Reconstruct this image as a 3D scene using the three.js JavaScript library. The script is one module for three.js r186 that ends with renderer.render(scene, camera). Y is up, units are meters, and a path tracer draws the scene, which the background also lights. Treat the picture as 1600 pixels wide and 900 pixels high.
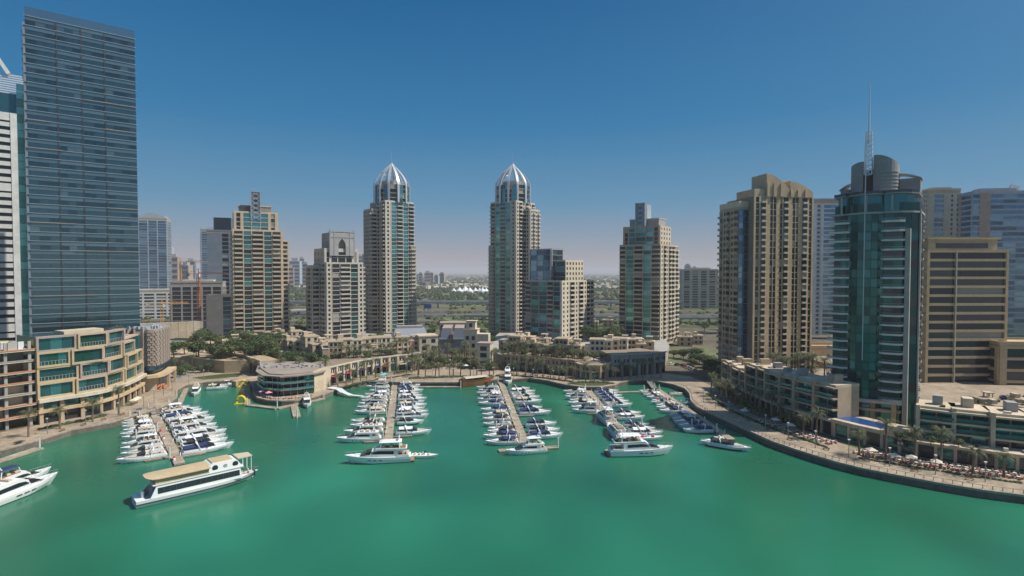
import * as THREE from 'three';

// ---------- camera, sky, sun, exposure ----------
const scene = new THREE.Scene();
const camera = new THREE.PerspectiveCamera(54.7, 16 / 9, 1, 60000);
camera.position.set(0, 60, 0);
camera.rotation.set(-0.02873, 0, 0);
const renderer = new THREE.WebGLRenderer({ antialias: true });
renderer.toneMapping = THREE.LinearToneMapping;
renderer.toneMappingExposure = 1.58;
renderer.shadowMap.enabled = true;

const SUN = new THREE.Vector3(0.614, 0.788, 0.036).normalize();
const sun = new THREE.DirectionalLight(new THREE.Color(1, 0.93, 0.82), 3.3);
sun.position.copy(SUN).multiplyScalar(900).add(new THREE.Vector3(0, 0, -300));
sun.target.position.set(0, 0, -300);
sun.castShadow = true;
Object.assign(sun.shadow.camera, { left: -420, right: 420, top: 420, bottom: -420, near: 10, far: 2200 });
sun.shadow.mapSize.set(4096, 4096);
scene.add(sun, sun.target);

// clear desert sky: pale dusty horizon deepening to a saturated blue
const skyStops = [[-1, .24, .23, .22], [0, .25, .232, .236], [.02, .236, .223, .242], [.06, .155, .206, .266], [.12, .074, .180, .282], [.25, .021, .121, .250], [.45, .005, .072, .190], [.7, .004, .059, .160], [1, .004, .055, .150]];
function skyTexture() {
  const w = 512, h = 256, a = new Float32Array(w * h * 4);
  for (let j = 0; j < h; j++) {
    const el = ((j + .5) / h - .5) * Math.PI, y = Math.sin(el);
    let k = 0; while (k < skyStops.length - 2 && skyStops[k + 1][0] < y) k++;
    const s0 = skyStops[k], s1 = skyStops[k + 1], t = Math.min(1, Math.max(0, (y - s0[0]) / (s1[0] - s0[0])));
    for (let i = 0; i < w; i++) {
      const az = ((i + .5) / w - .5) * 2 * Math.PI, c = Math.cos(el);
      const d = Math.cos(az) * c * SUN.x + y * SUN.y + Math.sin(az) * c * SUN.z;
      const glow = y > -.05 ? .5 * Math.exp((d - 1) * 9) + .04 * Math.max(0, d) ** 2 : 0;
      const o = (j * w + i) * 4;
      for (let q = 0; q < 3; q++) a[o + q] = (s0[q + 1] + (s1[q + 1] - s0[q + 1]) * t) + glow * [.7, .9, 1][q];
      a[o + 3] = 1;
    }
  }
  const tex = new THREE.DataTexture(a, w, h, THREE.RGBAFormat, THREE.FloatType);
  tex.mapping = THREE.EquirectangularReflectionMapping; tex.magFilter = THREE.LinearFilter; tex.minFilter = THREE.LinearFilter; tex.needsUpdate = true;
  return tex;
}
scene.background = scene.environment = skyTexture();
scene.fog = new THREE.FogExp2(new THREE.Color(0.93, 0.92, 0.97), 0.00011);

// ---------- helpers ----------
const R = (d) => d * Math.PI / 180;
let seed = 20117;
const rnd = () => { seed = (Math.imul(seed, 1664525) + 1013904223) >>> 0; return seed / 4294967296; };
const rr = (a, b) => a + (b - a) * rnd();
const pick = (a) => a[Math.floor(rnd() * a.length)];
const hash = (x, y, s) => { let n = Math.imul(x | 0, 374761393) + Math.imul(y | 0, 668265263) + Math.imul(s, 974711) | 0; n = Math.imul(n ^ (n >>> 13), 1274126177); return ((n ^ (n >>> 16)) >>> 0) / 4294967296; };
function vnoise(x, y, per, s) {
  const X = Math.floor(x), Y = Math.floor(y), fx = x - X, fy = y - Y, u = fx * fx * (3 - 2 * fx), v = fy * fy * (3 - 2 * fy);
  const m = (i) => ((i % per) + per) % per, h = (i, j) => hash(m(X + i), m(Y + j), s);
  return (h(0, 0) * (1 - u) + h(1, 0) * u) * (1 - v) + (h(0, 1) * (1 - u) + h(1, 1) * u) * v;
}
function noiseTex(size, metres, octaves, fn, srgb = true) {
  const d = new Uint8Array(size * size * 4);
  for (let j = 0; j < size; j++) for (let i = 0; i < size; i++) {
    let n = 0, tot = 0;
    for (const [per, amp, s] of octaves) { n += amp * vnoise(i / size * per, j / size * per, per, s); tot += amp; }
    const c = fn(n / tot, i / size, j / size), o = (j * size + i) * 4;
    d[o] = c[0]; d[o + 1] = c[1]; d[o + 2] = c[2]; d[o + 3] = 255;
  }
  const t = new THREE.DataTexture(d, size, size, THREE.RGBAFormat);
  t.wrapS = t.wrapT = THREE.RepeatWrapping; t.magFilter = THREE.LinearFilter; t.minFilter = THREE.LinearMipmapLinearFilter; t.generateMipmaps = true;
  t.repeat.set(1 / metres, 1 / metres); if (srgb) t.colorSpace = THREE.SRGBColorSpace; t.needsUpdate = true;
  return t;
}
const grey = (lo, hi) => (n) => { const v = Math.max(0, Math.min(255, lo + (hi - lo) * n)); return [v, v, v]; };
const wallTex = noiseTex(256, 23, [[5, 1, 1], [17, .8, 2], [61, .6, 3], [128, .5, 4]], grey(206, 268));
const paveTex = noiseTex(512, 31, [[7, 1, 5], [31, 1, 6], [128, .8, 7], [256, .8, 8]], grey(150, 280));
const landTex = noiseTex(512, 460, [[6, 1, 9], [19, 1, 10], [64, .8, 11], [200, .8, 12]], (n) => { const v = 130 + 210 * (n - .25), g = n > .56 ? 1 : 0; return [Math.min(255, v * (g ? .8 : 1)), Math.min(255, v * (g ? .95 : .98)), Math.min(255, v * (g ? .7 : .93))]; });
const lawnTex = noiseTex(256, 37, [[5, 1, 13], [23, 1, 14], [90, 1, 15]], (n) => [130 + 140 * n, 150 + 110 * n, 120 + 110 * n].map((v) => Math.min(255, v)));
const woodTex = noiseTex(256, 9, [[4, .6, 16], [60, 1, 17]], grey(150, 275));
const waterBump = noiseTex(512, 47, [[9, 1, 18], [23, .7, 19], [57, .45, 20]], grey(0, 255), false);
const waterTint = noiseTex(256, 210, [[3, 1, 21], [8, .8, 22], [17, .4, 23]], grey(172, 285));

const M = {};
function mat(key, rgb, rough = .85, metal = 0, extra = {}) {
  const m = new THREE.MeshStandardMaterial({ roughness: rough, metalness: metal, ...extra });
  m.color.setRGB(...rgb); m.name = key; return M[key] = m;
}
const wt = { map: wallTex };
mat('sand', [.56, .43, .29], .9, 0, wt); mat('sandPale', [.66, .54, .39], .9, 0, wt); mat('sandDeep', [.47, .36, .24], .9, 0, wt);
mat('cream', [.68, .60, .47], .85, 0, wt); mat('ochre', [.62, .47, .28], .9, 0, wt); mat('taupe', [.36, .30, .25], .9, 0, wt);
mat('rose', [.46, .35, .30], .9, 0, wt); mat('brown', [.16, .11, .08], .85, 0, wt); mat('white', [.78, .77, .74], .6, 0, wt);
mat('stoneGrey', [.42, .41, .40], .85, 0, wt); mat('steel', [.50, .51, .53], .4, .6); mat('steelWhite', [.66, .68, .72], .35, .5); mat('greige', [.60, .545, .465], .85, 0, wt);
mat('concrete', [.42, .40, .37], .9, 0, wt); mat('concreteDark', [.24, .23, .22], .9, 0, wt); mat('bluegrey', [.20, .25, .31], .7, 0, wt); mat('paleBlue', [.42, .47, .52], .7, 0, wt);
mat('dark', [.035, .037, .04], .5); mat('coreTan', [.30, .235, .165], .9, 0, wt);
mat('glassTeal', [.10, .33, .34], .12, .75); mat('glassTealDark', [.045, .17, .18], .1, .7); mat('glassTealPale', [.20, .46, .45], .14, .75);
mat('glassBlue', [.10, .20, .29], .09, .8); mat('glassBlueDark', [.055, .115, .165], .08, .75); mat('glassBluePale', [.19, .31, .38], .12, .8);
mat('glassDark', [.028, .040, .048], .1, .4); mat('glassSmoke', [.06, .075, .085], .12, .6); mat('glassGreen', [.03, .16, .12], .1, .7);
mat('glassBow', [.024, .125, .12], .08, .6); mat('glassBowDark', [.014, .072, .072], .08, .55); mat('glassTower', [.085, .16, .19], .08, .8); mat('glassTowerDark', [.05, .105, .13], .08, .8); mat('glassTowerPale', [.17, .24, .265], .1, .75); mat('spandrelA', [.13, .215, .245], .22, .6); mat('spandrelB', [.165, .25, .28], .22, .6); mat('curtain', [.30, .285, .25], .6); mat('crownGrey', [.31, .305, .30], .6, .1, wt);
mat('slopeGlass', [.06, .07, .09], .6, 0); mat('poolBlue', [.015, .075, .26], .15); mat('poolPale', [.18, .52, .66], .15); mat('bandBlue', [.30, .42, .48], .35, .4);  // the deep pool blue is darkened to hold the tower shadow over that pool
mat('orange', [.58, .22, .11], .8); mat('yellow', [.78, .55, .03], .6); mat('red', [.55, .04, .05], .7); mat('pink', [.62, .28, .36], .8);
mat('navy', [.02, .035, .11], .75); mat('gel', [.83, .83, .82], .25); mat('beigeCanvas', [.52, .44, .33], .85); mat('tanRoof', [.60, .46, .28], .85, 0, wt);
mat('teak', [.36, .21, .10], .7, 0, { map: woodTex }); mat('pontoon', [.50, .42, .32], .85, 0, { map: woodTex }); mat('dhowWood', [.36, .16, .045], .5, 0, { map: woodTex });
mat('umbrella', [.70, .62, .50], .85); mat('rail', [.30, .30, .30], .5, .5); mat('crane', [.62, .34, .09], .7); mat('tarp', [.60, .62, .64], .75);
mat('trunk', [.19, .14, .10], .95); mat('asphalt', [.075, .073, .075], .95, 0, { map: paveTex }); mat('marking', [.70, .70, .66], .8);
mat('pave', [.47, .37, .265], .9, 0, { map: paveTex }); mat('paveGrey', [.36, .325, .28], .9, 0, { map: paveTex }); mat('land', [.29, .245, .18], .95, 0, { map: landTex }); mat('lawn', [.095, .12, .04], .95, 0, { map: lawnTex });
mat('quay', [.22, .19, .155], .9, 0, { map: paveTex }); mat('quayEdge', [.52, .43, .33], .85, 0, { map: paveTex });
const GT = ['glassTeal', 'glassTeal', 'glassTealDark', 'glassTeal', 'glassTealPale'], GD = ['glassDark', 'glassDark', 'glassSmoke', 'glassDark', 'glassSmoke', 'curtain'], GB = ['glassBlue', 'glassBlue', 'glassBlueDark', 'glassBluePale'];

const sub = (a, b) => [a[0] - b[0], a[1] - b[1], a[2] - b[2]];
const cross = (a, b) => [a[1] * b[2] - a[2] * b[1], a[2] * b[0] - a[0] * b[2], a[0] * b[1] - a[1] * b[0]];
const unit = (a) => { const l = Math.hypot(...a) || 1; return [a[0] / l, a[1] / l, a[2] / l]; };
class MB {
  constructor() { this.p = []; this.n = []; this.u = []; this.c = null; }
  face(pts, n) {
    const gn = unit(cross(sub(pts[1], pts[0]), sub(pts[2], pts[0])));
    if (!n) n = gn; else if (n[0] * gn[0] + n[1] * gn[1] + n[2] * gn[2] < 0) pts = [...pts].reverse();
    const flat = Math.abs(n[1]) > .7, tx = flat ? [1, 0, 0] : unit([n[2], 0, -n[0]]);
    for (let k = 1; k < pts.length - 1; k++) for (const q of [pts[0], pts[k], pts[k + 1]]) {
      this.p.push(q[0], q[1], q[2]); this.n.push(n[0], n[1], n[2]);
      flat ? this.u.push(q[0], q[2]) : this.u.push(q[0] * tx[0] + q[2] * tx[2], q[1]);
    }
    return this;
  }
  quad(a, b, c, d) { return this.face([a, b, c, d]); }
  hexa(v) { for (const f of [[0, 1, 5, 4], [1, 2, 6, 5], [2, 3, 7, 6], [3, 0, 4, 7], [4, 5, 6, 7], [3, 2, 1, 0]]) this.face(f.map((i) => v[i])); return this; } // bottom 0-3 counter-clockwise from below view, top 4-7
  box(x0, x1, y0, y1, z0, z1) { return this.hexa([[x0, y0, z1], [x1, y0, z1], [x1, y0, z0], [x0, y0, z0], [x0, y1, z1], [x1, y1, z1], [x1, y1, z0], [x0, y1, z0]]); }
  obox(x, y, z, sx, sy, sz, ry = 0) { // centre x,z ; base y
    const c = Math.cos(ry), s = Math.sin(ry), q = (a, b, h) => [x + a * c + b * s, h, z - a * s + b * c], A = sx / 2, B = sz / 2;
    return this.hexa([q(-A, B, y), q(A, B, y), q(A, -B, y), q(-A, -B, y), q(-A, B, y + sy), q(A, B, y + sy), q(A, -B, y + sy), q(-A, -B, y + sy)]);
  }
  prism(poly, y0, y1, top = true, bottom = false) {
    let ar = 0; poly.forEach((a, i) => { const b = poly[(i + 1) % poly.length]; ar += a[0] * b[1] - b[0] * a[1]; });
    const P = ar < 0 ? poly : [...poly].reverse();
    P.forEach((a, i) => { const b = P[(i + 1) % P.length]; this.quad([b[0], y0, b[1]], [a[0], y0, a[1]], [a[0], y1, a[1]], [b[0], y1, b[1]]); });
    if (top || bottom) {
      const v = P.map((a) => new THREE.Vector2(a[0], a[1]));
      for (const t of THREE.ShapeUtils.triangulateShape(v, [])) {
        if (top) this.face(t.map((i) => [P[i][0], y1, P[i][1]]), [0, 1, 0]);
        if (bottom) this.face(t.map((i) => [P[i][0], y0, P[i][1]]), [0, -1, 0]);
      }
    }
    return this;
  }
  bar(a, b, w, h = w) {
    const d = unit(sub(b, a)), s = Math.abs(d[1]) > .98 ? [1, 0, 0] : unit(cross(d, [0, 1, 0])), t = cross(s, d), q = (o, i, j) => [0, 1, 2].map((k) => o[k] + s[k] * i * w / 2 + t[k] * j * h / 2);
    return this.hexa([q(a, -1, -1), q(b, -1, -1), q(b, 1, -1), q(a, 1, -1), q(a, -1, 1), q(b, -1, 1), q(b, 1, 1), q(a, 1, 1)]);
  }
  tube(path, rad, n = 6) {
    const ring = path.map((p, i) => {
      const d = unit(sub(path[Math.min(i + 1, path.length - 1)], path[Math.max(i - 1, 0)])), s = unit(cross(d, Math.abs(d[1]) > .95 ? [1, 0, 0] : [0, 1, 0])), t = cross(s, d), r = typeof rad === 'function' ? rad(i / (path.length - 1)) : rad;
      return Array.from({ length: n }, (_, k) => { const a = k / n * 2 * Math.PI; return [0, 1, 2].map((j) => p[j] + (s[j] * Math.cos(a) + t[j] * Math.sin(a)) * r); });
    });
    for (let i = 0; i < ring.length - 1; i++) for (let k = 0; k < n; k++) this.quad(ring[i][k], ring[i][(k + 1) % n], ring[i + 1][(k + 1) % n], ring[i + 1][k]);
    this.face(ring[ring.length - 1]); return this;
  }
  cone(x, z, r0, r1, y0, y1, n = 10) {
    const q = (r, y, k) => [x + r * Math.cos(k / n * 6.28319), y, z - r * Math.sin(k / n * 6.28319)];
    for (let k = 0; k < n; k++) this.quad(q(r0, y0, k), q(r0, y0, k + 1), q(r1, y1, k + 1), q(r1, y1, k));
    if (r1 > .01) this.face(Array.from({ length: n }, (_, k) => q(r1, y1, k)), [0, 1, 0]);
    return this;
  }
  // body with a side outline: points [x, y, halfWidth] in order round the outline (convex)
  slab(o) {
    const L = o.map(([x, y, w]) => [x, y, w]), S = o.map(([x, y, w]) => [x, y, -w]);
    this.face(L); this.face([...S].reverse());
    for (let i = 0; i < o.length; i++) { const j = (i + 1) % o.length; this.quad(L[j], L[i], S[i], S[j]); }
    return this;
  }
  geo() {
    const g = new THREE.BufferGeometry();
    g.setAttribute('position', new THREE.BufferAttribute(new Float32Array(this.p), 3));
    g.setAttribute('normal', new THREE.BufferAttribute(new Float32Array(this.n), 3));
    g.setAttribute('uv', new THREE.BufferAttribute(new Float32Array(this.u), 2));
    if (this.c) g.setAttribute('color', new THREE.BufferAttribute(new Float32Array(this.c), 3));
    return g;
  }
  build(name, m, parent = scene) { return meshOf(name, this.geo(), m, parent); }
}
function meshOf(name, g, m, parent) {
  const o = new THREE.Mesh(g, typeof m === 'string' ? M[m] : m); o.name = name; o.castShadow = o.receiveShadow = true; parent.add(o); return o;
}
const taken = new Map();
const numbered = (n) => { const k = taken.get(n) || 0; taken.set(n, k + 1); return k ? `${n}_${String(k).padStart(3, '0')}` : n; };
function tag(o, label, category, group) { o.name = numbered(o.name); o.userData.label = label; o.userData.category = category; if (group) o.userData.group = group; return o; }
function thing(name, label, category, x, z, turn = 0, y = 0, group) {
  const o = new THREE.Group(); o.name = name; o.position.set(x, y, z); o.rotation.y = R(turn); scene.add(o); return tag(o, label, category, group);
}
function struct(o, label) { o.name = numbered(o.name); o.userData.kind = 'structure'; if (label) { o.userData.label = label; } return o; }
function stuff(o, label, category) { o.name = numbered(o.name); o.userData.kind = 'stuff'; o.userData.label = label; o.userData.category = category; return o; }
function copyOf(o, x, z, turn, y = 0, label, group) { const c = o.clone(); c.name = numbered(o.name.replace(/_\d+$/, '')); c.position.set(x, y, z); c.rotation.y = turn; scene.add(c); if (label) c.userData.label = label; if (group) c.userData.group = group; return c; }
const part = (mb, name, m, parent) => mb.build(name, m, parent);

// repeated pieces share geometries; past 300 of one piece on a thing the rest join one "stuff" part
const geoCache = new Map();
function boxGeo(w, h, d) {
  w = Math.round(w * 20) / 20; h = Math.round(h * 50) / 50; d = Math.round(d * 50) / 50;
  const k = `${w},${h},${d}`; if (!geoCache.has(k)) geoCache.set(k, new MB().box(-w / 2, w / 2, -h / 2, h / 2, -d / 2, d / 2).geo());
  return geoCache.get(k);
}
const tallies = new Map();
function piece(T, name, g, m, x, y, z, ry, tilt = 0) {
  let t = tallies.get(T); if (!t) tallies.set(T, t = new Map());
  let e = t.get(name); if (!e) t.set(name, e = { n: 0, mb: null, m });
  if (e.n++ < 300) { const o = meshOf(name, g, m, T); o.position.set(x, y, z); o.rotation.set(tilt, ry, 0, 'YXZ'); return o; }
  if (!e.mb) { e.mb = new MB(); e.m = m; }
  const c = Math.cos(ry), s = Math.sin(ry), P = g.attributes.position.array, N = g.attributes.normal.array, U = g.attributes.uv.array;
  for (let i = 0; i < P.length; i += 3) { e.mb.p.push(x + P[i] * c + P[i + 2] * s, y + P[i + 1], z - P[i] * s + P[i + 2] * c); e.mb.n.push(N[i] * c + N[i + 2] * s, N[i + 1], -N[i] * s + N[i + 2] * c); }
  for (let i = 0; i < U.length; i++) e.mb.u.push(U[i]);
}
function flushPieces() { for (const [T, t] of tallies) for (const [name, e] of t) if (e.mb) { const o = e.mb.build(`further_${name}s`, e.m, T); o.userData.kind = 'stuff'; } }

// a face of a tower from A to B (left to right seen from outside): piers, floor bands, panes and balconies as pieces
const balcGeo = new Map();
function balconyGeo(w, dep, par) {
  w = Math.round(w * 10) / 10; const k = `${w},${dep},${par}`;
  if (!balcGeo.has(k)) { const b = new MB().box(-w / 2, w / 2, -.15, .12, 0, dep); if (par > 0) { b.box(-w / 2, w / 2, .12, par, dep - .14, dep); b.box(-w / 2, -w / 2 + .14, .12, par, 0, dep - .14); b.box(w / 2 - .14, w / 2, .12, par, 0, dep - .14); } balcGeo.set(k, b.geo()); }
  return balcGeo.get(k);
}
function facade(T, A, B, y0, n, fh, spec, o = {}) {
  const wall = o.wall || 'sand', glass = o.glass || GT, len = Math.hypot(B[0] - A[0], B[1] - A[1]), dx = (B[0] - A[0]) / len, dz = (B[1] - A[1]) / len, ox = -dz, oz = dx, ry = Math.atan2(ox, oz);
  const tot = spec.reduce((a, s) => a + s[1], 0), k = len / tot, bandH = o.band ?? .5, bandD = o.bandD ?? .45;
  const at = (s, out) => [A[0] + dx * s + ox * out, A[1] + dz * s + oz * out];
  if (bandH > 0) for (let f = 0; f <= n; f++) { const [x, z] = at(len / 2, bandD / 2); piece(T, 'floor_band', boxGeo(len, bandH, bandD), o.bandMat || wall, x, y0 + f * fh, z, ry); }
  let s = 0; const fill = new MB(), small = new MB();
  for (const [type, wt_, opt] of spec) {
    const w = wt_ * k, mid = s + w / 2;
    if (type === 'S') { const [x, z] = at(mid, (o.pierD ?? .6) / 2); piece(T, 'pier', boxGeo(w, n * fh + bandH, o.pierD ?? .6), opt || wall, x, y0 + n * fh / 2, z, ry); }
    else if (type === 'G') for (let f = 0; f < n; f++) {
      const [x, z] = at(mid, .1);
      piece(T, 'window', boxGeo(w - .16, fh - bandH - .06, .12), M[pick(opt || glass)], x, y0 + f * fh + fh / 2, z, ry + rr(-.006, .006), rr(-.004, .004));
    } else if (type === 'W') {
      const pw = Math.min(w * .5, 1.7), side = (w - pw) / 2;
      for (const q of [-1, 1]) { const [x, z] = at(mid + q * (pw + side) / 2, .22); fill.obox(x, y0, z, side, n * fh, .44, ry); }
      for (let f = 0; f < n; f++) {
        const [x, z] = at(mid, .2), [x2, z2] = at(mid, .08);
        fill.obox(x, y0 + f * fh, z, pw, fh * .36, .4, ry); small.obox(x2, y0 + f * fh + fh * .36, z2, pw, fh * .52, .1, ry); fill.obox(x, y0 + f * fh + fh * .88, z, pw, fh * .12, .4, ry);
      }
    } else if (type === 'B') {
      const dep = o.balc ?? 1.5, par = o.par ?? 1.0;
      for (let f = 0; f < n; f++) {
        const [x, z] = at(mid, .1), [bx, bz] = at(mid, .02);
        piece(T, 'balcony_glazing', boxGeo(w - .1, fh - bandH - .06, .1), M[pick(o.balcGlass || GD)], x, y0 + f * fh + fh / 2, z, ry);
        if (!o.skip || !o.skip(f)) piece(T, 'balcony', balconyGeo(w - (o.gap ?? .5), dep, par), opt || o.balcMat || wall, bx, y0 + f * fh + .1, bz, ry);
      }
    }
    s += w;
  }
  if (fill.p.length) { fill.build('window_wall', o.punch || wall, T); }
  if (small.p.length) { const q = small.build('small_windows', 'glassDark', T); q.userData.kind = 'stuff'; }
}
const rect = (w, d, cx = 0, cz = 0) => [[cx - w / 2, cz + d / 2], [cx + w / 2, cz + d / 2], [cx + w / 2, cz - d / 2], [cx - w / 2, cz - d / 2]];
// four faces of a rectangle: 0 front (+z), 1 right (+x), 2 back, 3 left
const side = (p, i) => [p[i], p[(i + 1) % 4]];
function roofParapet(T, poly, y, m, h = 1, t = .35) {
  const b = new MB();
  poly.forEach((a, i) => { const c = poly[(i + 1) % poly.length], l = Math.hypot(c[0] - a[0], c[1] - a[1]); b.obox((a[0] + c[0]) / 2, y, (a[1] + c[1]) / 2, l, h, t, Math.atan2(-(c[1] - a[1]), c[0] - a[0])); });
  return b.build('parapet', m, T);
}

// ---------- the setting: water, land, quays, promenades, roads, lawns ----------
{
  const w = new THREE.MeshPhysicalMaterial({ roughness: .24, metalness: 0, ior: 1.33, map: waterTint, bumpMap: waterBump, bumpScale: .05 });
  w.color.setRGB(.023, .190, .108); w.name = 'water';
  const b = new MB(); b.face([[-420, 0, 260], [420, 0, 260], [420, 0, -330], [-420, 0, -330]], [0, 1, 0]);
  struct(b.build('water', w), 'smooth green harbour water');
}
const shore = [[-166.4,-179.3],[-163.3,-190.4],[-161.9,-202.8],[-154.3,-213.2],[-152.4,-225.8],[-150.7,-232.1],[-150.5,-242.3],[-155.6,-257.3],[-164.9,-272.8],[-167.2,-283.7],[-162.4,-290.9],[-153.3,-295.4],[-142.3,-298.9],[-132.3,-282.1],[-122.7,-262.7],[-117.2,-254.7],[-110,-249.6],[-103.4,-248.3],[-98.1,-249.6],[-93.1,-254.7],[-89,-262.7],[-84.9,-280.5],[-76.8,-292.8],[-65.8,-291.9],[-53.7,-290.3],[-28.2,-290.3],[-6.9,-298.9],[0.7,-299.8],[9.4,-302.6],[18.8,-295.4],[27.9,-283.7],[35.8,-278.9],[45.1,-278.9],[52.5,-283.7],[56.3,-290.3],[61.9,-294.5],[70.6,-298],[77.5,-292.8],[83.1,-285.3],[85.8,-275.1],[84.6,-264.1],[80.5,-249.6],[79.4,-238.2],[80.9,-226.8],[84,-212.8],[87,-197.6],[88.7,-188.9],[92.2,-180.6],[95.2,-174.3],[98.9,-167.8],[103.4,-162.3],[109.1,-157.4],[117.1,-151.1],[125,-146],[132.6,-142.6],[141.1,-137.8]];
const inner = [[-184.9,-199.5],[-179.9,-209.6],[-175,-217.4],[-169.9,-224.8],[-166.9,-238.8],[-175.6,-262.7],[-178.4,-286.9],[-188,-308.2],[-184.8,-320],[-172.6,-328.4],[-157.2,-324.2],[-146,-316],[-132,-300.7],[-93.6,-277.3],[-83.9,-302.6],[-71.4,-317],[-53.1,-328.4],[-29.9,-324.2],[-6,-326.3],[10,-320],[23.1,-312],[39,-304.4],[58.9,-305.3],[88.5,-318],[99,-308.2],[101.7,-282.1],[103,-268.4],[101.3,-240],[102.6,-219.8],[108.4,-198.7],[110.8,-188.2],[114,-178.7],[126.1,-167.2],[146.9,-158.1],[156.6,-153.2]];
{
  const land = [[-15000, -165], [-300, -165], [-190, -172], ...shore, [170, -130], [15000, -120], [15000, -24000], [-15000, -24000]];
  const v = land.map((p) => new THREE.Vector2(...p)), b = new MB();
  for (const t of THREE.ShapeUtils.triangulateShape(v, [])) b.face(t.map((i) => [land[i][0], 2, land[i][1]]), [0, 1, 0]);
  struct(b.build('ground', 'land'), 'sandy ground reaching to the horizon');
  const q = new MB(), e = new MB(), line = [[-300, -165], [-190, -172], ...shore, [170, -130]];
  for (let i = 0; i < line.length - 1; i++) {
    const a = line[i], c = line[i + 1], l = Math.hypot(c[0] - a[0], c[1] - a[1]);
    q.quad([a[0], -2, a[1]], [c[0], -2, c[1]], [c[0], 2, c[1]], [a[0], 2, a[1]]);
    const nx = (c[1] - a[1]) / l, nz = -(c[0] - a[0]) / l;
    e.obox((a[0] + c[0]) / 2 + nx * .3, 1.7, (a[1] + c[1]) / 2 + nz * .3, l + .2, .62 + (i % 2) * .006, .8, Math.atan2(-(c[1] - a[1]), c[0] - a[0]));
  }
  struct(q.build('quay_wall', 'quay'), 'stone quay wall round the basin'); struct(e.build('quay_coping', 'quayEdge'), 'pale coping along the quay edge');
  const poly = [...shore, ...[...inner].reverse()], p = new MB(), pv = poly.map((a) => new THREE.Vector2(...a));
  for (const t of THREE.ShapeUtils.triangulateShape(pv, [])) p.face(t.map((i) => [poly[i][0], 2.06, poly[i][1]]), [0, 1, 0]);
  struct(p.build('promenade', 'pave'), 'tan paved waterfront promenade');
}
function sheet(name, pts, y, m, label) {
  const v = pts.map((a) => new THREE.Vector2(...a)), b = new MB();
  for (const t of THREE.ShapeUtils.triangulateShape(v, [])) b.face(t.map((i) => [pts[i][0], y, pts[i][1]]), [0, 1, 0]);
  return struct(b.build(name, m), label);
}
// low beds and lawns along the promenade, the car park and the street behind the towers
sheet('lawn', [[-175.8,-304.4],[-163.5,-316],[-154.2,-318],[-151.4,-306.3],[-166,-298]], 2.1, 'lawn', 'curved lawn bed beside the car park');
sheet('lawn', [[29.2,-286.9],[35.4,-291.9],[48.9,-291.9],[54,-288.6],[45.6,-282.1],[36.5,-282.1]], 2.1, 'lawn', 'kidney shaped lawn bed on the promenade');
sheet('road', [[-176.4,-286.9],[-193.9,-312],[-200.2,-337.3],[-186.8,-344.2],[-163.6,-337.3],[-150.5,-324.2],[-158.2,-320],[-174.1,-324.2],[-181.3,-314],[-175.4,-291.9]], 2.1, 'paveGrey', 'grey car park beside the curved wall');
sheet('plaza', [[-54.3,-324.2],[-57.6,-356.5],[-47.3,-372.4],[-23.6,-372.4],[-10.3,-356.5],[-6,-324.2],[-29.6,-320]], 2.1, 'pave', 'paved plaza between the two arcades');

// highway with kerbed lanes, ramps, metro viaduct
function strip(name, pts, w, y, m, label, thick = 0) {
  const b = new MB();
  for (let i = 0; i < pts.length - 1; i++) {
    const [a, c] = [pts[i], pts[i + 1]], l = Math.hypot(c[0] - a[0], c[1] - a[1]), nx = -(c[1] - a[1]) / l * w / 2, nz = (c[0] - a[0]) / l * w / 2, ya = a[2] ?? y, yc = c[2] ?? y;
    if (thick) b.hexa([[a[0] + nx, ya - thick, a[1] + nz], [c[0] + nx, yc - thick, c[1] + nz], [c[0] - nx, yc - thick, c[1] - nz], [a[0] - nx, ya - thick, a[1] - nz], [a[0] + nx, ya, a[1] + nz], [c[0] + nx, yc, c[1] + nz], [c[0] - nx, yc, c[1] - nz], [a[0] - nx, ya, a[1] - nz]]);
    else b.face([[a[0] + nx, ya, a[1] + nz], [c[0] + nx, yc, c[1] + nz], [c[0] - nx, yc, c[1] - nz], [a[0] - nx, ya, a[1] - nz]], [0, 1, 0]);
  }
  return b.build(name, m);
}
const hw = (z, w) => strip('road', [[-3000, -z], [3000, -z]], w, 2.1, 'asphalt');
struct(hw(640, 26), 'service road before the highway'); struct(hw(730, 44), 'near carriageway of the wide highway'); struct(hw(800, 44), 'far carriageway of the wide highway'); struct(hw(1010, 26), 'road beyond the highway');
for (const z of [720, 730, 740, 790, 800, 810]) { const b = new MB(); for (let x = -1000; x < 1000; x += 14) b.face([[x, 2.11, -z + .2], [x + 6, 2.11, -z + .2], [x + 6, 2.11, -z - .2], [x, 2.11, -z - .2]], [0, 1, 0]); struct(b.build('road_marking', 'marking'), 'white dashed lane line on the highway'); }
struct(strip('lawn', [[-700, -590], [900, -600]], 34, 2.06, 'lawn'), 'green verge before the service road'); struct(strip('lawn', [[-60, -672], [900, -680]], 26, 2.06, 'lawn'), 'green verge beside the highway'); struct(strip('lawn', [[150, -870], [1500, -880]], 70, 2.06, 'lawn'), 'green field beyond the highway');
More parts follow.
